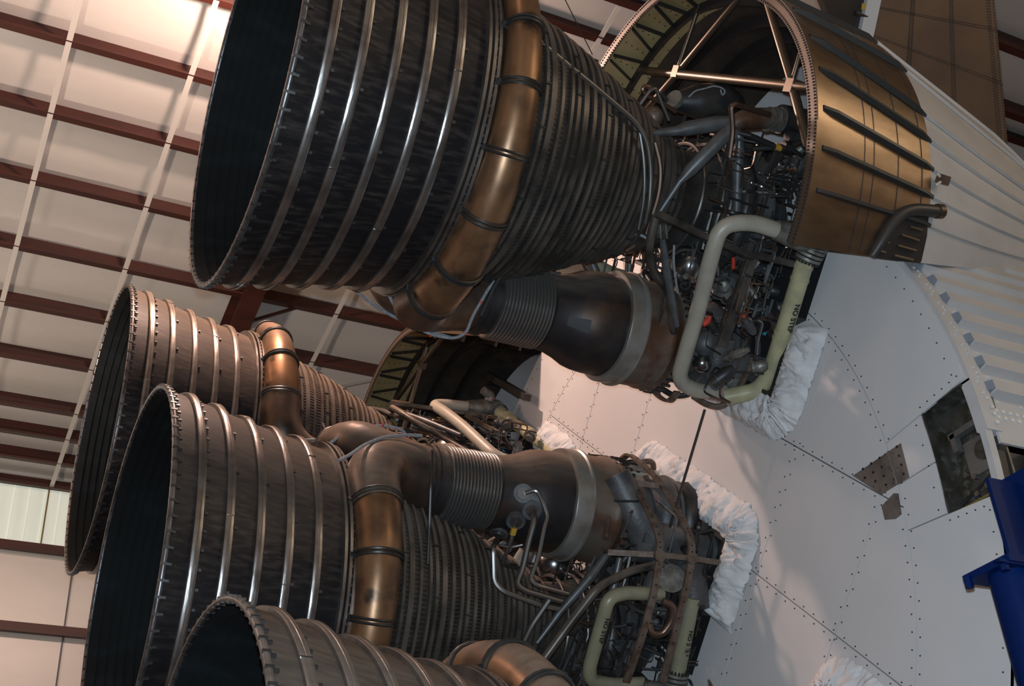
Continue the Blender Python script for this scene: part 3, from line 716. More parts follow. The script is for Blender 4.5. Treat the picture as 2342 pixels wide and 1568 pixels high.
    # valves at the ends of the fuel ducts
    for s, P in ((1, [LA(1848, 590, 1.11), LA(1866, 552, 1.14), LA(1835, 545, 1.13), LA(1775, 526, 1.10)]), (-1, [LC(1546, 1540, -1.16), LC(1538, 1580, -1.18), LC(1500, 1590, -1.15), LC(1465, 1572, -1.1)])):
        vb = part('main_fuel_valve', 'valve_alloy', E, tube, [P[1] + (P[0] - P[1]) * 0.2, P[1], P[2], P[3]], [0.115, 0.125, 0.125, 0.095], 20, 0.1)
        d = (P[1] - P[0]).normalized()
        for t, R in ((0.0, 0.125), (0.25, 0.132), (0.5, 0.132), (0.72, 0.14), (0.9, 0.14)):
            part('valve_flange', 'valve_alloy', vb, disc_solid, P[0] + d * (0.17 * t), d, R, 0.028, 28)
        mb = MB(); _, e1, e2 = frame(d)
        for i in range(20):
            a = 2 * PI * i / 20; disc_solid(mb, P[0] - d * 0.02 + (e1 * math.cos(a) + e2 * math.sin(a)) * 0.112, d, 0.011, 0.05, 6)
        tag(mb.build('valve_bolts', 'line_dark', vb, 0), kind='stuff')
        part('valve_actuator', 'valve_alloy', vb, tube, [P[2] + Vector((0, 0, 0.0)), P[2] + Vector((-0.05, -0.02, s * 0.18)), P[2] + Vector((0.1, 0.0, s * 0.24))], [0.07, 0.075, 0.06], 14, 0.05)
        part('warning_ribbon', 'red_tag', vb, box, P[1] + Vector((0.06, 0.02, s * 0.14)), 0.04, 0.07, 0.01)
    # --- support cage around the pump, bent flat bars
    for (px, z) in (((1362, 1062), 0), ((1417, 1056), 1)):
        if z == 0: P = [LC(1360, 1064, 0.35), LC(1380, 1042, 0.25), LC(1402, 1054, -0.02), LC(1440, 1088, -0.30), LC(1464, 1132, -0.55), LC(1490, 1182, -0.80), LC(1509, 1230, -0.97), LC(1509, 1270, -1.03), LC(1497, 1350, -1.14), LC(1470, 1450, -1.27), LC(1432, 1560, -1.30)]
        else: P = [LC(1415, 1058, 0.35), LC(1436, 1036, 0.25), LC(1462, 1054, -0.02), LC(1500, 1090, -0.30), LC(1535, 1140, -0.58), LC(1560, 1184, -0.80), LC(1582, 1235, -0.98), LC(1581, 1285, -1.05), LC(1566, 1360, -1.16), LC(1545, 1440, -1.26), LC(1515, 1560, -1.32)]
        S = smooth_path(P, 0.12, 4); mb = MB(); n = len(S); vs = []; fs = []
        for i, p in enumerate(S):
            d = (S[min(i + 1, n - 1)] - S[max(i - 1, 0)]).normalized(); s = Vector((1, 0, 0)); s = (s - d * s.dot(d)).normalized(); t = d.cross(s)
            vs += [p + s * 0.038 + t * 0.012, p - s * 0.038 + t * 0.012, p - s * 0.038 - t * 0.012, p + s * 0.038 - t * 0.012]
        for i in range(n - 1):
            for k_ in range(4): fs.append((i * 4 + k_, i * 4 + (k_ + 1) % 4, i * 4 + 4 + (k_ + 1) % 4, i * 4 + 4 + k_))
        mb.add(vs, fs + [(0, 1, 2, 3), (n * 4 - 1, n * 4 - 2, n * 4 - 3, n * 4 - 4)]); cg = mb.build('cage_hoop', 'rust_frame', E, 30)
        mb = MB()
        for i in range(3, n - 1, 2):
            disc_solid(mb, S[i] + (S[i] - Vector((S[i].x, 1.1, 0))).normalized() * 0.012, S[i] - Vector((S[i].x, 1.1, 0)), 0.009, 0.008, 6)
        tag(mb.build('hoop_holes', 'hole_black', cg, 0), kind='stuff')
        part('hoop_plate', 'rust_frame', cg, disc_solid, LC(1509 + 73 * z, 1270 + 5 * z, -1.04), (0.0, 0.5, -0.86), 0.065, 0.03, 10)
    def cbar(a, b, w=0.055, h=0.03, m_='rust_frame', name='cage_bar'):
        mb_ = MB(); bar(mb_, a, b, w, h, (0, 0.3, -1)); return mb_.build(name, m_, E, 0)
    cbar(LC(1390, 1262, -0.86), LC(1510, 1268, -1.02)); cbar(LC(1510, 1268, -1.02), LC(1582, 1276, -1.04)); cbar(LC(1582, 1276, -1.04), LC(1658, 1288, -1.02))
    cbar(LC(1372, 1057, 0.0), LC(1480, 1074, -0.15)); cbar(LC(1385, 1094, -0.25), LC(1515, 1112, -0.42))
    part('cage_collar', 'rust_frame', E, tube, [LC(1318, 1066, 0.45), LC(1345, 1050, 0.35), LC(1372, 1090, 0.02), LC(1392, 1105, -0.1), LC(1393, 1160, -0.42), LC(1385, 1230, -0.7)], 0.028, 8, 0.08)
    # rods and lines on the -v side
    pipe([LC(1238, 1515, -1.2), LC(1300, 1430, -1.15), LC(1368, 1342, -1.08), LC(1438, 1306, -1.0), LC(1515, 1288, -0.92)], 0.042, 'hoop', 'support_rod', 0.1, 12)
    pipe([LC(1186, 1492, -1.0), LC(1215, 1430, -0.98), LC(1256, 1370, -0.95)], 0.03, 'line_steel')
    pipe([LC(1392, 1262, -0.78), LC(1350, 1320, -0.86)], [0.03, 0.06, 0.06, 0.05], 'strut_grey', 'gimbal_actuator', 0, 14)
    pipe([LC(1350, 1320, -0.86), LC(1280, 1400, -0.95), LC(1228, 1470, -1.0)], [0.05, 0.055, 0.03, 0.045, 0.02], 'strut_grey', 'gimbal_actuator', 0, 14)
    pipe([LC(1418, 1275, -0.7), LC(1400, 1360, -0.8)], [0.035, 0.05, 0.045], 'strut_grey', 'gimbal_actuator', 0, 12)
    pipe([LC(1515, 1375, -1.2), LC(1540, 1385, -1.24), LC(1537, 1420, -1.26), LC(1515, 1450, -1.26), LC(1490, 1450, -1.24), LC(1484, 1425, -1.2)], 0.042, 'line_copper', 'drain_line', 0.06, 10)
    # --- +v side of the engine as seen beneath the fairing
    part('gimbal_actuator', 'strut_grey', E, tube, [LA(1490, 305, 0.5), LA(1545, 300, 0.52), LA(1570, 294, 0.54), LA(1640, 283, 0.58), LA(1690, 280, 0.6)], [0.03, 0.045, 0.07, 0.075, 0.065], 16, 0)
    part('gimbal_actuator', 'strut_grey', E, tube, [LA(1500, 498, 0.75), LA(1555, 415, 0.78), LA(1580, 388, 0.8), LA(1655, 312, 0.82), LA(1672, 296, 0.82)], [0.025, 0.03, 0.065, 0.068, 0.06], 16, 0)
    part('gimbal_actuator', 'strut_grey', E, tube, [LA(1690, 296, 0.7), LA(1690, 345, 0.7), LA(1687, 400, 0.7), LA(1684, 500, 0.72)], [0.045, 0.055, 0.058, 0.04], 16, 0)
    part('actuator_mount', 'rust_case', E, tube, [LA(1672, 285, 0.6), LA(1700, 272, 0.6), LA(1750, 270, 0.6), LA(1785, 275, 0.6)], [0.06, 0.1, 0.1, 0.085], 16, 0.05)
    for q in (1758, 1772, 1784): part('mount_flange', 'valve_alloy', E, disc_solid, LA(q, 273, 0.6), (1, 0.1, 0), 0.12, 0.02, 20)
    part('inlet_duct', 'pump_dark', E, tube, [LA(1785, 272, 0.55), LA(1850, 285, 0.5)], 0.14, 18, 0)
    part('lower_actuator', 'pump_dark', E, tube, [LA(1800, 310, 0.7), LA(1850, 315, 0.7)], 0.06, 12, 0)
    part('rod_end', 'line_dark', E, tube, [LA(1720, 340, 0.8), LA(1780, 336, 0.85), LA(1800, 338, 0.88), LA(1840, 322, 0.9)], [0.025, 0.03, 0.035, 0.02], 10, 0.05)
    part('rod_nut', 'line_dark', E, disc_solid, LA(1801, 337, 0.88), (1, 0, 0.1), 0.055, 0.12, 6)
    part('rod_mark', 'yellow_mark', E, disc_solid, LA(1780, 337, 0.86), (1, 0, 0.1), 0.034, 0.07, 10)
    for P in ([(1690, 300, 0.85), (1772, 335, 0.85), (1778, 350, 0.85), (1752, 400, 0.85)], [(1790, 352, 0.7), (1755, 395, 0.7)]):
        pipe([LA(*p) for p in P], 0.03, 'line_dark', 'bracket_bar', 0.04, 6)
    for k_ in range(4):
        pipe([LA(1760 - 4 * k_, 398 + 9 * k_, 0.95), LA(1812 - 7 * k_, 408 + 9 * k_, 0.95), LA(1822 - 7 * k_, 416 + 9 * k_, 0.95), LA(1830 - 8 * k_, 440 + 6 * k_, 0.95)], 0.012, 'line_dark', 'tubing', 0.05, 6)
    # upper loops of shiny line near the chamber throat
    pipe([LA(1545, 255, 0.1), LA(1515, 235, 0.1), LA(1480, 220, 0.1), LA(1468, 204, 0.1), LA(1475, 196, 0.1), LA(1488, 200, 0.1)], 0.022, 'line_copper')
    pipe([LA(1462, 268, 0.15), LA(1450, 258, 0.15), LA(1488, 206, 0.15), LA(1500, 202, 0.15), LA(1520, 250, 0.15), LA(1530, 275, 0.15)], 0.02, 'line_steel')
    pipe([LA(1512, 210, 0.0), LA(1537, 248, 0.0), LA(1560, 255, 0.0)], 0.022, 'line_dark')
    part('pressure_bottle', 'rust_case', E, lambda mb_: ball(mb_, LA(1494, 268, 0.2), 0.10, 16, 12, 1.0))
    part('pressure_bottle', 'rust_case', E, tube, [LA(1492, 285, 0.2), LA(1496, 250, 0.2)], [0.075, 0.085, 0.07], 16, 0)
    part('igniter_cap', 'line_copper', E, lambda mb_: ball(mb_, LA(1489, 303, 0.45), 0.065, 14, 10))
    part('upper_turbine', 'pump_dark', E, tube, [LA(1540, 232, 0.0), LA(1600, 232, 0.0), LA(1650, 230, 0.0), LA(1680, 240, -0.1)], [0.08, 0.17, 0.18, 0.12], 18, 0.08)
    part('upper_fitting', 'valve_alloy', E, disc_solid, LA(1543, 228, 0.05), (1, -0.3, 0.4), 0.09, 0.05, 18)
    pipe([LA(1575, 222, 0.25), LA(1590, 207, 0.25), LA(1615, 202, 0.25), LA(1632, 196, 0.25), LA(1650, 200, 0.25), LA(1660, 208, 0.25), LA(1652, 220, 0.25), LA(1648, 205, 0.25)], 0.008, 'cord_white', 'lockwire', 0.05, 6)
    pipe([LA(1668, 360, 1.0), LA(1676, 300, 1.0), LA(1672, 245, 1.0), LA(1680, 238, 1.0), LA(1760, 262, 0.9)], 0.026, 'line_copper', 'tubing', 0.06)
    # lines down the side of the chamber
    pipe([LA(1235, 96, 0.86), LA(1300, 150, 0.84), LA(1380, 215, 0.82), LA(1455, 280, 0.82), LA(1480, 320, 0.84), LA(1490, 390, 0.84), LA(1485, 470, 0.84), LA(1476, 510, 0.8)], 0.028, 'line_steel', 'drain_line', 0.2, 10)
    pipe([LA(1462, 296, 0.82), LA(1474, 370, 0.84), LA(1474, 450, 0.84), LA(1460, 525, 0.8)], 0.016, 'line_steel', 'drain_line', 0.2, 8)
    pipe([LA(1498, 325, 0.80), LA(1512, 380, 0.82), LA(1508, 440, 0.82), LA(1478, 535, 0.78)], 0.024, 'line_copper', 'drain_line', 0.2, 8)
    # frame between chamber and pump
    fb = lambda a, b, w_=0.06: cbar(a, b, w_, 0.05, 'hoop', 'pump_frame_bar')
    fb(LA(1500, 488, 0.95), LA(1612, 540, 0.98)); fb(LA(1612, 540, 0.98), LA(1722, 588, 1.0)); fb(LA(1722, 582, 1.0), LA(1856, 615, 1.02))
    fb(LA(1722, 590, 0.96), LA(1652, 790, 0.82), 0.09); fb(LA(1708, 590, 0.98), LA(1640, 790, 0.84), 0.02)
    pipe([LA(1500, 492, 0.9), LA(1484, 560, 0.85), LA(1490, 620, 0.75), LA(1530, 660, 0.66), LA(1540, 760, 0.5)], 0.042, 'hoop', 'support_rod', 0.15, 10)
    pipe([LA(1515, 545, 0.85), LA(1525, 620, 0.8), LA(1548, 745, 0.7)], [0.03, 0.042, 0.042, 0.03], 'strut_grey', 'actuator_rod', 0, 12)
    part('clevis', 'valve_alloy', E, lambda mb_: [bar(mb_, LA(1506, 512, 0.86), LA(1508, 545, 0.86), 0.015, 0.07), bar(mb_, LA(1519, 512, 0.86), LA(1522, 545, 0.86), 0.015, 0.07)], smooth=0)
    part('helium_sphere', 'polished', E, lambda mb_: ball(mb_, LA(1578, 607, 0.45), 0.20, 32, 20))
    part('sphere_band', 'line_steel', E, tube, [LA(1536, 585, 0.55), LA(1560, 570, 0.6), LA(1600, 572, 0.6)], 0.012, 6, 0.08)
    pipe([LA(1542, 560, 0.8), LA(1540, 600, 0.78), LA(1550, 670, 0.7)], 0.012, 'cord_white', 'wire_bundle', 0.1, 6)
    # pump details between the two long ducts
    part('gearbox', 'pump_grey', E, lambda mb_: [box(mb_, LA(1690, 830, 0.42), 0.42, 0.26, 0.3), box(mb_, LA(1640, 790, 0.42), 0.2, 0.2, 0.28)], smooth=0)
    part('starter_case', 'valve_alloy', E, tube, [LA(1655, 870, 0.3), LA(1690, 868, 0.34), LA(1715, 860, 0.36)], [0.13, 0.14, 0.1], 18, 0)
    part('pump_dome', 'pump_grey', E, lambda mb_: ball(mb_, LA(1614, 785, 0.35), 0.13, 18, 12))
    part('pump_dome', 'polished', E, lambda mb_: ball(mb_, LA(1606, 830, 0.35), 0.1, 18, 12))
    part('regulator', 'valve_alloy', E, tube, [LA(1655, 640, 0.6), LA(1660, 670, 0.6), LA(1665, 690, 0.6)], [0.055, 0.085, 0.06], 14, 0)
    part('cap_plug', 'polished', E, lambda mb_: ball(mb_, LA(1622, 683, 0.7), 0.04, 12, 8))
    part('warning_ribbon', 'red_tag', E, lambda mb_: tube(mb_, [LA(1606, 742, 0.72), LA(1618, 735, 0.72), LA(1624, 722, 0.72)], [0.03, 0.035, 0.02], 8, 0.03))
    part('warning_ribbon', 'red_tag', E, lambda mb_: bar(mb_, LA(1698, 712, 0.7), LA(1702, 738, 0.7), 0.06, 0.01))
    part('warning_ribbon', 'red_tag', E, lambda mb_: bar(mb_, LA(1677, 588, 0.7), LA(1677, 618, 0.7), 0.03, 0.01))
    for q in ((1714, 700, 0.6), (1733, 708, 0.6), (1740, 756, 0.5), (1711, 750, 0.55)):
        part('protective_cap', 'teal_cap', E, tube, [LA(*q), LA(q[0] + 10, q[1] + 7, q[2])], 0.022, 8, 0)
    pipe([LA(1736, 598, 0.9), LA(1718, 620, 0.85), LA(1712, 660, 0.8), LA(1694, 720, 0.75), LA(1690, 745, 0.7)], 0.016, 'cord_white', 'wire_bundle', 0.06, 6)
    pipe([LA(1450, 562, 0.5), LA(1430, 575, 0.5)], 0.03, 'line_copper')
    # bottom bars below the turbine
    pipe([LA(1408, 862, 0.2), LA(1440, 872, 0.25), LA(1470, 858, 0.3), LA(1530, 800, 0.45), LA(1545, 770, 0.5)], 0.026, 'line_dark', 'drain_line', 0.1, 8)
    pipe([LA(1420, 866, 0.1), LA(1500, 880, 0.15), LA(1540, 905, 0.2), LA(1565, 905, 0.25), LA(1590, 895, 0.3)], 0.03, 'line_dark', 'drain_line', 0.08, 8)
    pipe([LA(1585, 905, 0.35), LA(1615, 925, 0.4), LA(1645, 932, 0.45), LA(1672, 915, 0.5), LA(1712, 850, 0.62), LA(1722, 815, 0.65)], 0.032, 'rust_frame', 'support_rod', 0.08, 8)
    # white wrapped sense line looping from the manifold round the duct
    cp = [LA(888, 672, 0.30), LA(905, 705, 0.30), LA(935, 738, 0.30), LA(985, 766, 0.32), LA(1040, 774, 0.36), LA(1066, 762, 0.38), LA(1082, 720, 0.42), LA(1100, 690, 0.42), LA(1120, 655, 0.42), LA(1140, 635, 0.42), LA(1170, 613, 0.42), LA(1260, 600, 0.40), LA(1330, 580, 0.45), LA(1390, 558, 0.50), LA(1428, 538, 0.55), LA(1460, 534, 0.58), LA(1482, 546, 0.58)]
    cord = part('sense_line', 'cord_white', E, tube, cp, 0.015, 8, 0.12)
    for i in (3, 5, 7, 10, 12, 14): part('line_tie', 'red_tag', cord, disc_solid, cp[i], cp[i + 1] - cp[i - 1], 0.019, 0.018, 8)
    pipe([LA(1180, 570, 0.62), LA(1130, 655, 0.5), LA(1100, 720, 0.44)], 0.022, 'line_dark', 'support_rod', 0.05, 8)
    # cord on the other branch
    cp = [LC(775, 1052, -0.6), LC(800, 1040, -0.52), LC(835, 1015, -0.35), LC(880, 998, -0.15), LC(930, 994, 0.0), LC(965, 996, 0.05)]
    part('sense_line', 'cord_white', E, tube, cp, 0.016, 8, 0.12)
    pipe([LC(988, 1030, -0.38), LC(985, 1110, -0.62), LC(982, 1200, -0.75), LC(978, 1290, -0.95)], 0.017, 'line_dark', 'support_rod', 0.05, 8)
    # --- dense small tubing and fittings over the injector and pump
    rnd = random.Random(11)
    def clear(p, d=0.17):
        for pth in (pth1, pth2, pth3, pth4):
            for a, b in zip(pth[:-1], pth[1:]):
                ab = b - a; t = max(0, min(1, (p - a).dot(ab) / ab.length_squared))
                if (p - (a + ab * t)).length < d: return False
        return True
    def clear_path(P): return all(clear(a.lerp(b, k / 4)) for a, b in zip(P[:-1], P[1:]) for k in range(5))
    def rp():
        while True:
            p = Vector((rnd.uniform(0.0, 1.25), rnd.uniform(-0.75, 1.6), rnd.uniform(-0.95, 0.95)))
            d0 = math.hypot(p.y, p.z)
            if d0 > 0.62 and clear(p, 0.22) and not (p.y > 0.95 and abs(p.z) < 0.42): return p
    for i in range(130):
        p = rp(); P = [p]; ax = rnd.randrange(3)
        for k_ in range(rnd.randint(2, 4)):
            q = P[-1].copy(); ax = (ax + rnd.choice((1, 2))) % 3; q[ax] += rnd.choice((-1, 1)) * rnd.uniform(0.15, 0.5)
            q[(ax + 1) % 3] += rnd.uniform(-0.08, 0.08)
            q.x = min(max(q.x, -0.05), 1.3); q.y = min(max(q.y, -0.95), 1.7); q.z = min(max(q.z, -0.98), 0.98)
            if math.hypot(q.y, q.z) < 0.6: q.y *= 1.3; q.z *= 1.3
            P.append(q)
        if not clear_path(P): continue
        m_ = rnd.choice(('line_dark', 'line_dark', 'line_dark', 'line_steel', 'line_copper', 'strut_grey'))
        pipe(P, rnd.choice((0.008, 0.01, 0.012, 0.016, 0.02)), m_, 'tubing', 0.06, 6)
    for i in range(230):
        sgn = 1 if i % 2 else -1
        p = Vector((rnd.uniform(0.0, 1.35), rnd.uniform(-0.55, 0.9), sgn * rnd.uniform(0.62, 0.95))); P = [p]; ax = rnd.choice((0, 1))
        for k_ in range(rnd.randint(2, 5)):
            q = P[-1].copy(); ax = rnd.choice((0, 1, 1, 2)); q[ax] += rnd.choice((-1, 1)) * rnd.uniform(0.08, 0.34)
            q.y += rnd.uniform(-0.06, 0.06); q.x += rnd.uniform(-0.04, 0.04)
            q.x = min(max(q.x, -0.05), 1.4); q.y = min(max(q.y, -0.7), 1.2); q.z = sgn * min(max(abs(q.z), 0.6), 1.02); P.append(q)
        if not clear_path(P): continue
        pipe(P, rnd.choice((0.006, 0.008, 0.01, 0.012, 0.015)), rnd.choice(('line_dark', 'line_dark', 'line_steel', 'line_copper', 'strut_grey')), 'tubing', 0.05, 6)
    for i in range(44):
        p = rp(); m_ = rnd.choice(('pump_dark', 'pump_dark', 'pump_grey', 'valve_alloy', 'line_dark'))
        d = Vector((rnd.uniform(-1, 1), rnd.uniform(-1, 1), rnd.uniform(-1, 1))).normalized(); h = rnd.uniform(0.06, 0.16); r = rnd.uniform(0.03, 0.075)
        mb = MB(); tube(mb, [p - d * h, p - d * h * 0.4, p + d * h * 0.4, p + d * h], [r * 0.6, r, r, r * 0.55], 12, 0); disc_solid(mb, p + d * h * 0.5, d, r * 1.25, 0.02, 12)
        mb.build('valve_body', m_, E)
    for i in range(7):
        a = rnd.uniform(0, 2 * PI); p = Vector((rnd.uniform(0.3, 1.1), 0.75 * math.cos(a), 0.75 * math.sin(a)))
        part('junction_box', rnd.choice(('pump_dark', 'pump_grey')), E, box, p, rnd.uniform(0.12, 0.26), rnd.uniform(0.12, 0.22), rnd.uniform(0.1, 0.2), smooth=0)
    return E
engA = build_engine()
CM = child_map()
ENG = {'A': engA}
for k_ in 'BCD': ENG[k_] = copy_tree(engA, CM)
LAB = {'A': 'large dark rocket engine at the top under the bronze fairing', 'B': 'farthest rocket engine, copper lit, partly hidden behind the middle one',
       'C': 'middle rocket engine with its bellows duct above the nozzle', 'D': 'rocket engine at the bottom edge, only the top of its nozzle in view'}
for k_, e in ENG.items():
    y0, z0 = CEN[k_]; e.location = (0, y0, z0); e.rotation_euler = (rad(PSI[k_]), 0, 0)
    tag(e, LAB[k_], 'rocket engine', 'engines of the rocket stage')

# ------------------------------------------------------------------ cloth boots round the engine openings
def boot_outline():
    pts = []
    def arc(cu, cv, r, a0, a1, n):
        for i in range(n + 1):
            a = rad(a0 + (a1 - a0) * i / n); pts.append((cu + r * math.cos(a), cv + r * math.sin(a)))
    for i in range(14): pts.append((0.75 + (1.55 - 0.75) * i / 14, -1.34))
    arc(1.57, -0.94, 0.40, -90, 0, 14)
    for i in range(1, 26): pts.append((1.97, -0.94 + 1.88 * i / 26))
    arc(1.57, 0.94, 0.40, 0, 90, 14)
    for i in range(1, 15): pts.append((1.55 + (0.75 - 1.55) * i / 14, 1.34))
    return pts
OUT = boot_outline()
def boot_mesh(mb, seed):
    # resample
    P = [Vector(p) for p in OUT]; fine = []
    for a, b in zip(P[:-1], P[1:]):
        for k_ in range(4): fine.append(a.lerp(b, k_ / 4))
    n = len(fine); mrow = 16; vs = []; fs = []
    for i, p in enumerate(fine):
        d = (fine[min(i + 1, n - 1)] - fine[max(i - 1, 0)]).normalized(); nrm = Vector((-d.y, d.x))   # towards the inside
        edge = min(1, i / 6, (n - 1 - i) / 6)
        for j in range(mrow + 1):
            t = j / mrow; wv = 0.40 * t; q = p + nrm * wv
            h = 0.02 + edge * (0.085 * math.sin(PI * min(1, t * 1.02)) ** 0.7 + 0.10 * t)
            s = i * 0.055
            w1 = noise.noise(Vector((s * 2.1 + seed, t * 2.2, seed))); w2 = noise.noise(Vector((s * 5.5 + 3 * w1 + seed, t * 3.0, seed + 4)))
            rg = abs(noise.noise(Vector((s * 3.4 + 2 * t, t * 1.1 + seed, seed + 8))))
            w3 = abs(noise.noise(Vector((s * 2.2 - 4.5 * t + seed, t * 4.0 + s * 1.3, seed + 11))))
            h += edge * (0.05 * w1 + 0.03 * w2 - 0.16 * max(0, 0.17 - rg) - 0.14 * max(0, 0.15 - w3)) * math.sin(PI * min(1, 0.1 + t * 0.9)) ** 0.5
            vs.append((max(h, 0.016), q.x + 0.03 * w2 * nrm.x, q.y + 0.03 * w2 * nrm.y))
    for i in range(n - 1):
        for j in range(mrow): a = i * (mrow + 1) + j; fs.append((a, a + 1, a + mrow + 2, a + mrow + 1))
    mb.add(vs, fs)
def inner_wall(mb):
    P = [Vector(p) for p in OUT]; n = len(P); vs = []; fs = []
    for i, p in enumerate(P):
        d = (P[min(i + 1, n - 1)] - P[max(i - 1, 0)]).normalized(); nrm = Vector((-d.y, d.x))
        for x, o in ((0.0, 0.38), (0.12, 0.40), (0.13, 0.44), (0.0, 0.43)):
            q = p + nrm * o; vs.append((x, q.x, q.y))
    for i in range(n - 1):
        for j in range(4): a, b = i * 4 + j, i * 4 + (j + 1) % 4; fs.append((a, b, b + 4, a + 4))
    mb.add(vs, fs)
for i, (k_, lab) in enumerate((('A', 'crumpled white cloth boot round the top engine\'s base'), ('B', 'crumpled white cloth boot round the farthest engine\'s base'),
                               ('C', 'crumpled white cloth boot round the middle engine\'s base'), ('D', 'corner of crumpled white cloth at the bottom edge of the plate'))):
    y0, z0 = CEN[k_]; ps = 315 if k_ == 'B' else PSI[k_]
    t = empty('cloth_boot', (0, y0, z0), (rad(ps), 0, 0)); tag(t, lab, 'cloth boot', 'cloth boots on the base plate')
    part('cloth', 'boot_cloth', t, boot_mesh, 3.7 * i + 1, smooth=180)
    part('opening_rim', 'line_dark', t, inner_wall, smooth=60)
    slab([(0.1, -0.95), (1.5, -0.95), (1.58, -0.8), (1.58, 0.8), (1.5, 0.95), (0.1, 0.95)], 0.012, 0.016).build('opening_shade_plate', 'hole_black', t, 0)  # black plate stands in for the shade inside the engine hole

# ------------------------------------------------------------------ fairings
def sect(x):
    P = [(1.7, 4.66, 2.10), (1.22, 4.62, 2.13), (0.0, 4.41, 2.255), (-1.94, 4.75, 1.45), (-5.2, 4.62, 0.45)]
    P = P[::-1]
    for (a, b, c), (d, e, f) in zip(P[:-1], P[1:]):
        if x <= d: t = (x - a) / (d - a); return b + (e - b) * t, c + (f - c) * t
    return P[-1][1], P[-1][2]
def amap(al, x):      # rib line: angle at the aft edge -> angle at station x
    s = 1 if al > 0 else -1; a = abs(al)
    a0 = a * 47 / 37 if a < 37 else 47 + (a - 37) * 0.655
    if x >= 0: return s * (a + (a0 - a) * (1.22 - x) / 1.22)
    a1 = min(a0 + 5, 85 if a > 80 else 200)
    return s * (a0 + (a1 - a0) * min(1, -x / 1.94))
def fpt(x, al, off=0.0):
    c, r = sect(x); a = rad(amap(al, x)); return Vector((x, c + (r + off) * math.cos(a), (r + off) * math.sin(a)))
RIBS = [-92, -79, -69, -59, -48, -37, -25, -12.5, 0, 12.5, 25, 37, 48, 59, 69, 79, 92]
def make_fairing(xf, label, angle):
    F = empty('engine_fairing', (0, 0, 0), (rad(angle), 0, 0)); tag(F, label, 'fairing', 'fairings over the outer engines')
    def shell(mb, a0, a1, xa, xb, nx, th=0.018):
        n = 6; vs = []; fs = []
        for i in range(n + 1):
            al = a0 + (a1 - a0) * i / n
            for j in range(nx + 1):
                x = (xa if not callable(xa) else xa(al)); x = x + (xb - x) * j / nx
                vs.append(fpt(x, al)); vs.append(fpt(x, al, -th))
        k_ = 2 * (nx + 1)
        for i in range(n):
            for j in range(nx):
                a = i * k_ + 2 * j; b = a + k_; fs += [(a, a + 2, b + 2, b), (a + 1, b + 1, b + 3, a + 3)]
            fs += [(i * k_, (i + 1) * k_, (i + 1) * k_ + 1, i * k_ + 1), (i * k_ + 2 * nx, i * k_ + 2 * nx + 1, (i + 1) * k_ + 2 * nx + 1, (i + 1) * k_ + 2 * nx)]
        for j in range(nx):
            fs += [(2 * j, 2 * j + 1, 2 * j + 3, 2 * j + 2), (n * k_ + 2 * j, n * k_ + 2 * j + 2, n * k_ + 2 * j + 3, n * k_ + 2 * j + 1)]
        mb.add(vs, fs)
    for a0, a1 in zip(RIBS[:-1], RIBS[1:]):
        p = part('aft_panel', 'fairing_metal', F, shell, a0, a1, xf, 0.0, 8, smooth=30)
        part('forward_panel', 'skin_white', F, shell, a0, a1, -0.004, -5.2, 14, smooth=30)
        # primed lining in the aft bay, darker lining further in
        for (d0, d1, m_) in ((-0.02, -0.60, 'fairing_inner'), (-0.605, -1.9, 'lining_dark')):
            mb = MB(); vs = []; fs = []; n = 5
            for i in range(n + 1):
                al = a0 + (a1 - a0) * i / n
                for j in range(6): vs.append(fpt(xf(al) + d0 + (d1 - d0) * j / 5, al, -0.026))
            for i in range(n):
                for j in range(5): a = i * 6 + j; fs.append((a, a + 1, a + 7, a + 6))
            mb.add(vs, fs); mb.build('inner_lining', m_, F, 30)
    for al in RIBS[1:-1]:
        mb = MB()
        for xa, xb, k_, w_, h_ in ((xf(al) - 0.06, -0.03, 10, 0.045, 0.05),):
            pts = [fpt(xa + (xb - xa) * j / k_, al, 0.0) for j in range(k_ + 1)]; out = [fpt(xa + (xb - xa) * j / k_, al, h_ if 0 < j < k_ else h_ * 0.4) for j in range(k_ + 1)]
            sd = Vector((0, -math.sin(rad(al)), math.cos(rad(al)))); vs = []; fs = []
            for p, q in zip(pts, out): vs += [p - sd * w_ / 2, q - sd * w_ * 0.32, q + sd * w_ * 0.32, p + sd * w_ / 2]
            for j in range(k_):
                for e in range(4): fs.append((j * 4 + e, j * 4 + (e + 1) % 4, j * 4 + 4 + (e + 1) % 4, j * 4 + 4 + e))
            mb.add(vs, fs + [(0, 1, 2, 3), (k_ * 4, k_ * 4 + 3, k_ * 4 + 2, k_ * 4 + 1)])
        mb.build('rib', 'fairing_rib', F, 30)
        mb = MB(); k_ = 14; pts = [fpt(-0.03 - 5.0 * j / k_, al, 0.0) for j in range(k_ + 1)]; out = [fpt(-0.03 - 5.0 * j / k_, al, 0.03) for j in range(k_ + 1)]; vs = []; fs = []
        for p, q in zip(pts, out): vs += [p - sd * 0.02, q - sd * 0.012, q + sd * 0.012, p + sd * 0.02]
        for j in range(k_):
            for e in range(3): fs.append((j * 4 + e, j * 4 + (e + 1), j * 4 + 4 + (e + 1), j * 4 + 4 + e))
        mb.add(vs, fs + [(0, 1, 2, 3)]); mb.build('forward_rib', 'skin_white', F, 30)
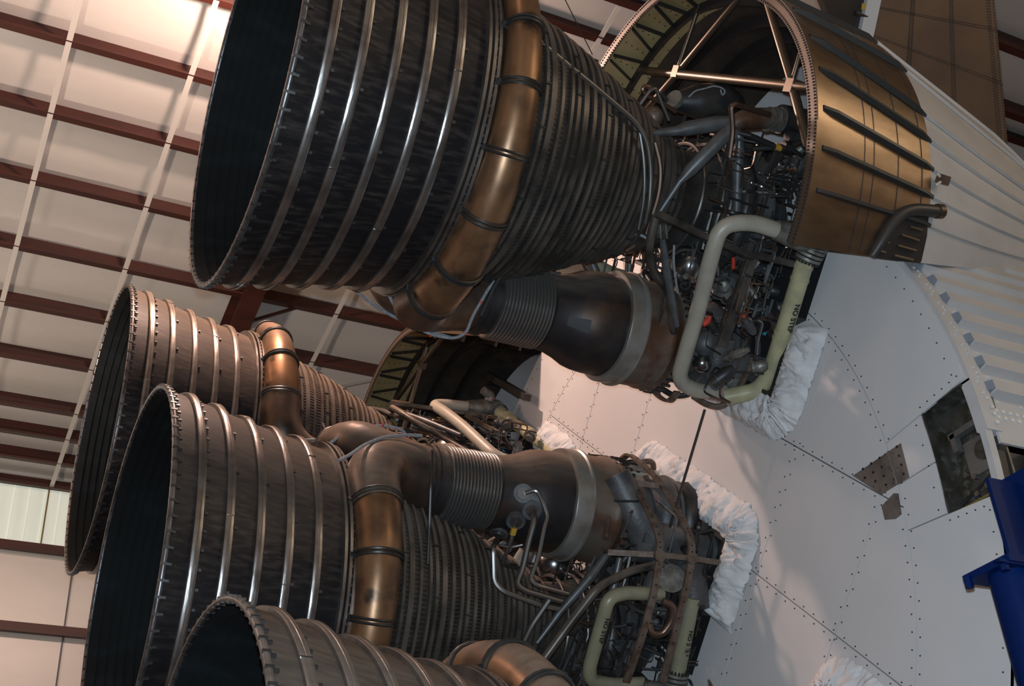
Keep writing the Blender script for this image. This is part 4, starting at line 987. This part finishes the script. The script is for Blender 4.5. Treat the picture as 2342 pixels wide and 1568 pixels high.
    # riveted edge flange: strip round the aft opening
    def strip(mb, f_x0, f_x1, o0, o1, a0=-92.0, a1=92.0, n=70):
        vs = []; fs = []
        for i in range(n + 1):
            al = a0 + (a1 - a0) * i / n
            for dx, off in ((f_x0, o0), (f_x1, o0), (f_x1, o1), (f_x0, o1)): vs.append(fpt(xf(al) + dx, al, off))
        for i in range(n):
            for e in range(4): fs.append((i * 4 + e, i * 4 + (e + 1) % 4, i * 4 + 4 + (e + 1) % 4, i * 4 + 4 + e))
        mb.add(vs, fs + [(0, 1, 2, 3), (n * 4, n * 4 + 3, n * 4 + 2, n * 4 + 1)])
    part('edge_flange', 'edge_metal', F, strip, 0.0, 0.014, -0.105, 0.012, smooth=30)
    part('edge_flange', 'fairing_metal', F, strip, -0.05, 0.012, 0.0, 0.012, smooth=30)
    mb = MB()
    for i in range(210):
        al = -91.5 + 183 * i / 209
        for off in (-0.012, -0.09): disc_solid(mb, fpt(xf(al) + 0.016, al, off), (1, 0, 0), 0.010, 0.012, 5)
    tag(mb.build('edge_rivets', 'bolt_dark', F, 0), kind='stuff')
    # rivet rows on the outside
    mb = MB()
    for i in range(240):
        al = -91.5 + 120 * i / 239
        for x in (0.62, 0.72, 0.36, 0.10): 
            p = fpt(x, al, 0.002); disc_solid(mb, p, p - Vector((x, 4.55, 0)), 0.006, 0.006, 5)
    tag(mb.build('panel_rivets', 'bolt_dark', F, 0), kind='stuff')
    # inner ring frames and V brackets
    for dx, hh in ((-0.42, 0.09), (-0.92, 0.12), (-1.3, 0.14)):
        part('ring_frame', 'truss_dark', F, strip, dx - 0.02, dx + 0.02, -0.03 - hh, -0.024, smooth=30)
    for al in [a + 6 for a in range(-84, 90, 12)]:
        for da in (-3.6, 3.6):
            mb = MB(); bar(mb, fpt(xf(al) - 0.05, al + da * 0.25, -0.05), fpt(xf(al) - 0.41, al + da, -0.05), 0.02, 0.04, (0, math.cos(rad(al)), math.sin(rad(al)))); mb.build('bracket_leg', 'truss_dark', F, 0)
    mb = MB()
    for al in range(-90, 92, 6):
        for j in range(16): disc_solid(mb, fpt(xf(al) - 0.1 - 0.08 * j, al, -0.028), (0, math.cos(rad(al)), math.sin(rad(al))), 0.008, 0.01, 5)
    tag(mb.build('lining_rivets', 'truss_dark', F, 0), kind='stuff')
    return F
def xfA(al):
    t = min(1, max(0, (al + 25) / 50)); t = t * t * (3 - 2 * t); return 1.22 + 0.40 * t
fA = make_fairing(xfA, 'bronze ribbed metal fairing curving over the top engine', 45)
fB = make_fairing(lambda al: 1.62, 'fairing behind the farthest engine, its yellowish lining facing out', 135)
# strut truss across the mouth of each fairing (plane x = 1.2)
def on12(px, py): return onplane(px, py, (1, 0, 0), 1.2)
STR = [((1460, 160), (1862, 201), 0.045), ((1552, 164), (1692, -6), 0.034), ((1550, 168), (1455, 276), 0.036), ((1549, 160), (1602, 5), 0.022),
       ((1752, -8), (1812, 192), 0.038), ((1814, 202), (1849, 338), 0.042), ((1811, 188), (1840, 88), 0.02)]
Ri = Matrix.Rotation(rad(-45), 3, 'X')
tr = empty('strut_truss', (0, 0, 0), (rad(45), 0, 0)); tag(tr, 'crossed bronze struts bracing the mouth of the top fairing', 'strut truss', 'fairing strut trusses')
for a, b, r in STR:
    pa, pb_ = Ri @ on12(*a), Ri @ on12(*b)
    s_ = part('strut', 'strut_bronze', tr, tube, [pa, pa.lerp(pb_, 0.06), pa.lerp(pb_, 0.94), pb_], [r * 0.6, r, r, r * 0.6], 14, 0)
for q in ((1551, 165), (1812, 197)):
    p = Ri @ on12(*q); part('strut_joint', 'strut_bronze', tr, box, p, 0.09, 0.12, 0.12)
CM = child_map(); tr2 = copy_tree(tr, CM); tr2.rotation_euler = (rad(135), 0, 0); tag(tr2, 'struts inside the yellowish fairing behind the farthest engine', 'strut truss', 'fairing strut trusses')
# small scoop tube at the lower corner of the top fairing
sp = empty('fairing_scoop', (0, 0, 0), (rad(45), 0, 0)); tag(sp, 'bent tube and dark louvred scoop at the lower edge of the bronze fairing', 'scoop')
def fsur(px, py, off=0.03):   # point on the fairing surface under a pixel
    best = None
    for i in range(400):
        x = 1.2 - 1.5 * i / 400; P = Ri @ onplane(px, py, (1, 0, 0), x); c, r = sect(x); e = math.hypot(P.y - c, P.z) - r
        if best is None or abs(e) < best[0]: best = (abs(e), P, c)
    P = best[1]; n = Vector((0, P.y - best[2], P.z)).normalized(); return P + n * off
pts = [fsur(*q, 0.05) for q in ((1986, 584), (2012, 545), (2035, 508), (2055, 488), (2080, 481))] + [fsur(2112, 484, 0.06), fsur(2134, 486, 0.07)]
part('bent_tube', 'fairing_rib', sp, tube, pts, [0.03, 0.05, 0.055, 0.055, 0.055, 0.055, 0.055], 14, 0.08)
part('tube_collar', 'strut_bronze', sp, disc_solid, pts[-1], pts[-1] - pts[-2], 0.065, 0.06, 16)
o = MB(); q = [fsur(*p_, 0.012) for p_ in ((1995, 588), (2022, 545), (2045, 512), (2066, 496), (2122, 490), (2118, 540), (2105, 598), (2050, 596))]
o.add(q, [tuple(range(len(q)))]); o.build('louvre_plate', 'truss_dark', sp, 0)
for (a, b) in (((2078, 519), (2105, 527)), ((2058, 537), (2098, 550)), ((2012, 551), (2030, 555)), ((2050, 561), (2092, 573)), ((2004, 571), (2022, 577)), ((2042, 583), (2085, 594))):
    mb = MB(); bar(mb, fsur(*a, 0.022), fsur(*b, 0.022), 0.018, 0.012, (0, 1, -1)); mb.build('louvre_slat', 'strut_bronze', sp, 0)

# ------------------------------------------------------------------ fin above the top fairing
fin = empty('tail_fin', (0, 0, 0)); tag(fin, 'brown riveted metal fin rising behind the bronze fairing', 'fin')
def onfin(px, py, o=0.0): return onplane(px, py, (0, 1, -1), o)
TL, TR, BR, BL = onfin(2003, -40), onfin(2261, -45), onfin(2297, 336), onfin(1960, 150)
U = (0.0, 0.3, 0.62, 0.94, 1.0); V = (0.0, 0.28, 0.6, 1.0)
nf = Vector((0, 1, -1)).normalized()
for i in range(4):
    for j in range(3):
        g = 0.0015
        cs = [TL.lerp(TR, u).lerp(BL.lerp(BR, u), v) for u, v in ((U[i] + g, V[j] + g), (U[i + 1] - g, V[j] + g), (U[i + 1] - g, V[j + 1] - g), (U[i] + g, V[j + 1] - g))]
        mb = MB(); mb.add([c + nf * 0.06 for c in cs] + [c - nf * 0.06 for c in cs], [(0, 1, 2, 3), (7, 6, 5, 4), (0, 4, 5, 1), (1, 5, 6, 2), (2, 6, 7, 3), (3, 7, 4, 0)])
        mb.build('fin_panel', 'fin_metal', fin, 0)
mb = MB()
for i in range(5):
    for k_ in range(60):
        for du in (-0.012, 0.012):
            u, v = U[i] + du, k_ / 59
            if 0 <= u <= 1: disc_solid(mb, TL.lerp(TR, u).lerp(BL.lerp(BR, u), v) + nf * 0.06, nf, 0.008, 0.008, 5)
for j in range(4):
    for k_ in range(60): disc_solid(mb, TL.lerp(TR, k_ / 59).lerp(BL.lerp(BR, k_ / 59), min(1, V[j] + 0.015)) + nf * 0.06, nf, 0.008, 0.008, 5)
tag(mb.build('fin_rivets', 'bolt_dark', fin, 0), kind='stuff')
mb = MB(); bar(mb, onfin(2006, -50, 0.1), onfin(1976, 90, 0.1), 0.07, 0.16, (0, 1, 1)); mb.build('trailing_edge', 'bolt_light', fin, 0)
mb = MB(); q = [onfin(*p_, 0.0) for p_ in ((1850, -60), (1996, -60), (1968, 90), (1900, 60))]; mb.add([p + nf * 0.05 for p in q] + [p - nf * 0.05 for p in q], [(0, 1, 2, 3), (7, 6, 5, 4), (0, 4, 5, 1), (1, 5, 6, 2), (2, 6, 7, 3), (3, 7, 4, 0)]); mb.build('fin_root', 'truss_dark', fin, 0)
mb = MB(); tube(mb, [onfin(1955, 30, 0.25), onfin(1985, 38, 0.25)], [0.03, 0.005], 10, 0); mb.build('hinge_pin', 'truss_dark', fin)
mb = MB(); bar(mb, onfin(1976, 8, 0.2), onfin(1974, 22, 0.2), 0.04, 0.02); mb.build('marker_tab', 'yellow_mark', fin, 0)
# latch on the fairing rim
lt = empty('fairing_latch', (0, 0, 0), (rad(45), 0, 0)); tag(lt, 'small rusty latch on the joint between bronze and white fairing', 'latch')
p = fsur(2141, 417, 0.08); part('latch_body', 'rust_case', lt, box, p, 0.1, 0.08, 0.07, smooth=0); part('latch_arm', 'strap_white', lt, tube, [fsur(2130, 405, 0.08), p, fsur(2128, 428, 0.08)], 0.012, 8, 0.02)

# ------------------------------------------------------------------ blue cradle post at the right edge
post = empty('support_post', (0.7, 5.5, -6.0)); tag(post, 'deep blue steel cradle post standing at the right edge', 'support post')
OF = Vector((0.7, 5.5, -6.0))
def pp(name, fn, smooth=40): mb = MB(); fn(mb); o = mb.build(name, 'blue_paint', post, smooth); o.location = -OF; return o
B = lambda px, py, y=5.5: onplane(px, py, (0, 1, 0), y)
b1 = B(2316, 1345); b2 = B(2283, 1568); dn = (b2 - b1).normalized()
pp('post_tube', lambda mb: tube(mb, [Vector((b1.x - 0.02, 5.5, -1.45)), Vector((b1.x - 0.02, 5.5, -6.0))], 0.15, 32, 0))
pp('base_plate', lambda mb: box(mb, (b1.x - 0.02, 5.5, -5.98), 0.6, 0.6, 0.04), 0)
pp('top_plate', lambda mb: box(mb, (b1.x - 0.08, 5.5, -1.43), 0.56, 0.42, 0.05), 0)
pp('saddle_web', lambda mb: box(mb, (0.38, 5.5, -1.03), 0.03, 0.36, 0.78), 0)
pp('saddle_flange', lambda mb: box(mb, (0.56, 5.52, -1.08), 0.30, 0.03, 0.68), 0)
pp('saddle_flange', lambda mb: box(mb, (0.22, 5.66, -1.0), 0.34, 0.03, 0.86), 0)
pp('gusset', lambda mb: mb.add([(1.05, 5.66, -1.47), (0.1, 5.66, -1.25), (0.1, 5.66, -1.47), (1.05, 5.70, -1.47), (0.1, 5.70, -1.25), (0.1, 5.70, -1.47)], [(0, 1, 2), (5, 4, 3), (0, 3, 4, 1), (1, 4, 5, 2), (2, 5, 3, 0)]), 0)
for (x, y) in ((0.95, 5.66), (0.3, 5.66), (0.95, 5.34)): pp('plate_bolt', lambda mb: disc_solid(mb, (x, y, -1.47), (0, 0, 1), 0.03, 0.08, 6), 0)

# ------------------------------------------------------------------ thin rod between the top and middle engines, and stay wires
r1, r2 = onplane(1612, 936, (1, 0, 0), 0.62), onplane(1532, 1205, (1, 0, 0), 0.62)
tag(part('brace_rod', 'line_dark', None, tube, [r1, r2], 0.014, 8, 0), 'thin dark rod running from the top engine down to the middle engine', 'rod')
w1 = [onplane(1283, -20, (0, 0.2, -1), -(ZE + 0.2 * 14 - 0.3)), onplane(1355, 125, (0, 0.2, -1), -(ZE + 0.2 * 14 - 0.3))]
tag(part('stay_wire', 'line_dark', None, tube, w1, 0.008, 6, 0), 'thin wire hanging below the roof beside the top fairing', 'wire')
w2 = [onplane(672, 908, (0, 0.2, -1), -(ZE + 0.2 * 14 - 0.3)), onplane(905, 862, (0, 0.2, -1), -(ZE + 0.2 * 14 - 0.3))]
tag(part('stay_wire', 'line_dark', None, tube, w2, 0.008, 6, 0), 'thin wire below the roof behind the farthest engine', 'wire')

# dark arm standing off the base plate beside the farthest engine
a1_, a2_ = onplane(1118, 858, (1, 0, 0), 0.25), onplane(1206, 909, (1, 0, 0), 0.25)
arm = empty('service_arm', a1_); tag(arm, 'dark straight arm projecting over the white plate beside the farthest engine', 'arm')
mb = MB(); bar(mb, Vector((0, 0, 0)), a2_ - a1_, 0.09, 0.11, (1, 0, 0)); mb.build('arm_beam', 'truss_dark', arm, 0)
mb = MB(); box(mb, (-0.12, 0, 0), 0.24, 0.2, 0.2); mb.build('arm_bracket', 'truss_dark', arm, 0)
mb = MB(); disc_solid(mb, (a2_ - a1_) * 0.97, (a2_ - a1_), 0.06, 0.02, 12); mb.build('arm_cap', 'line_steel', arm)
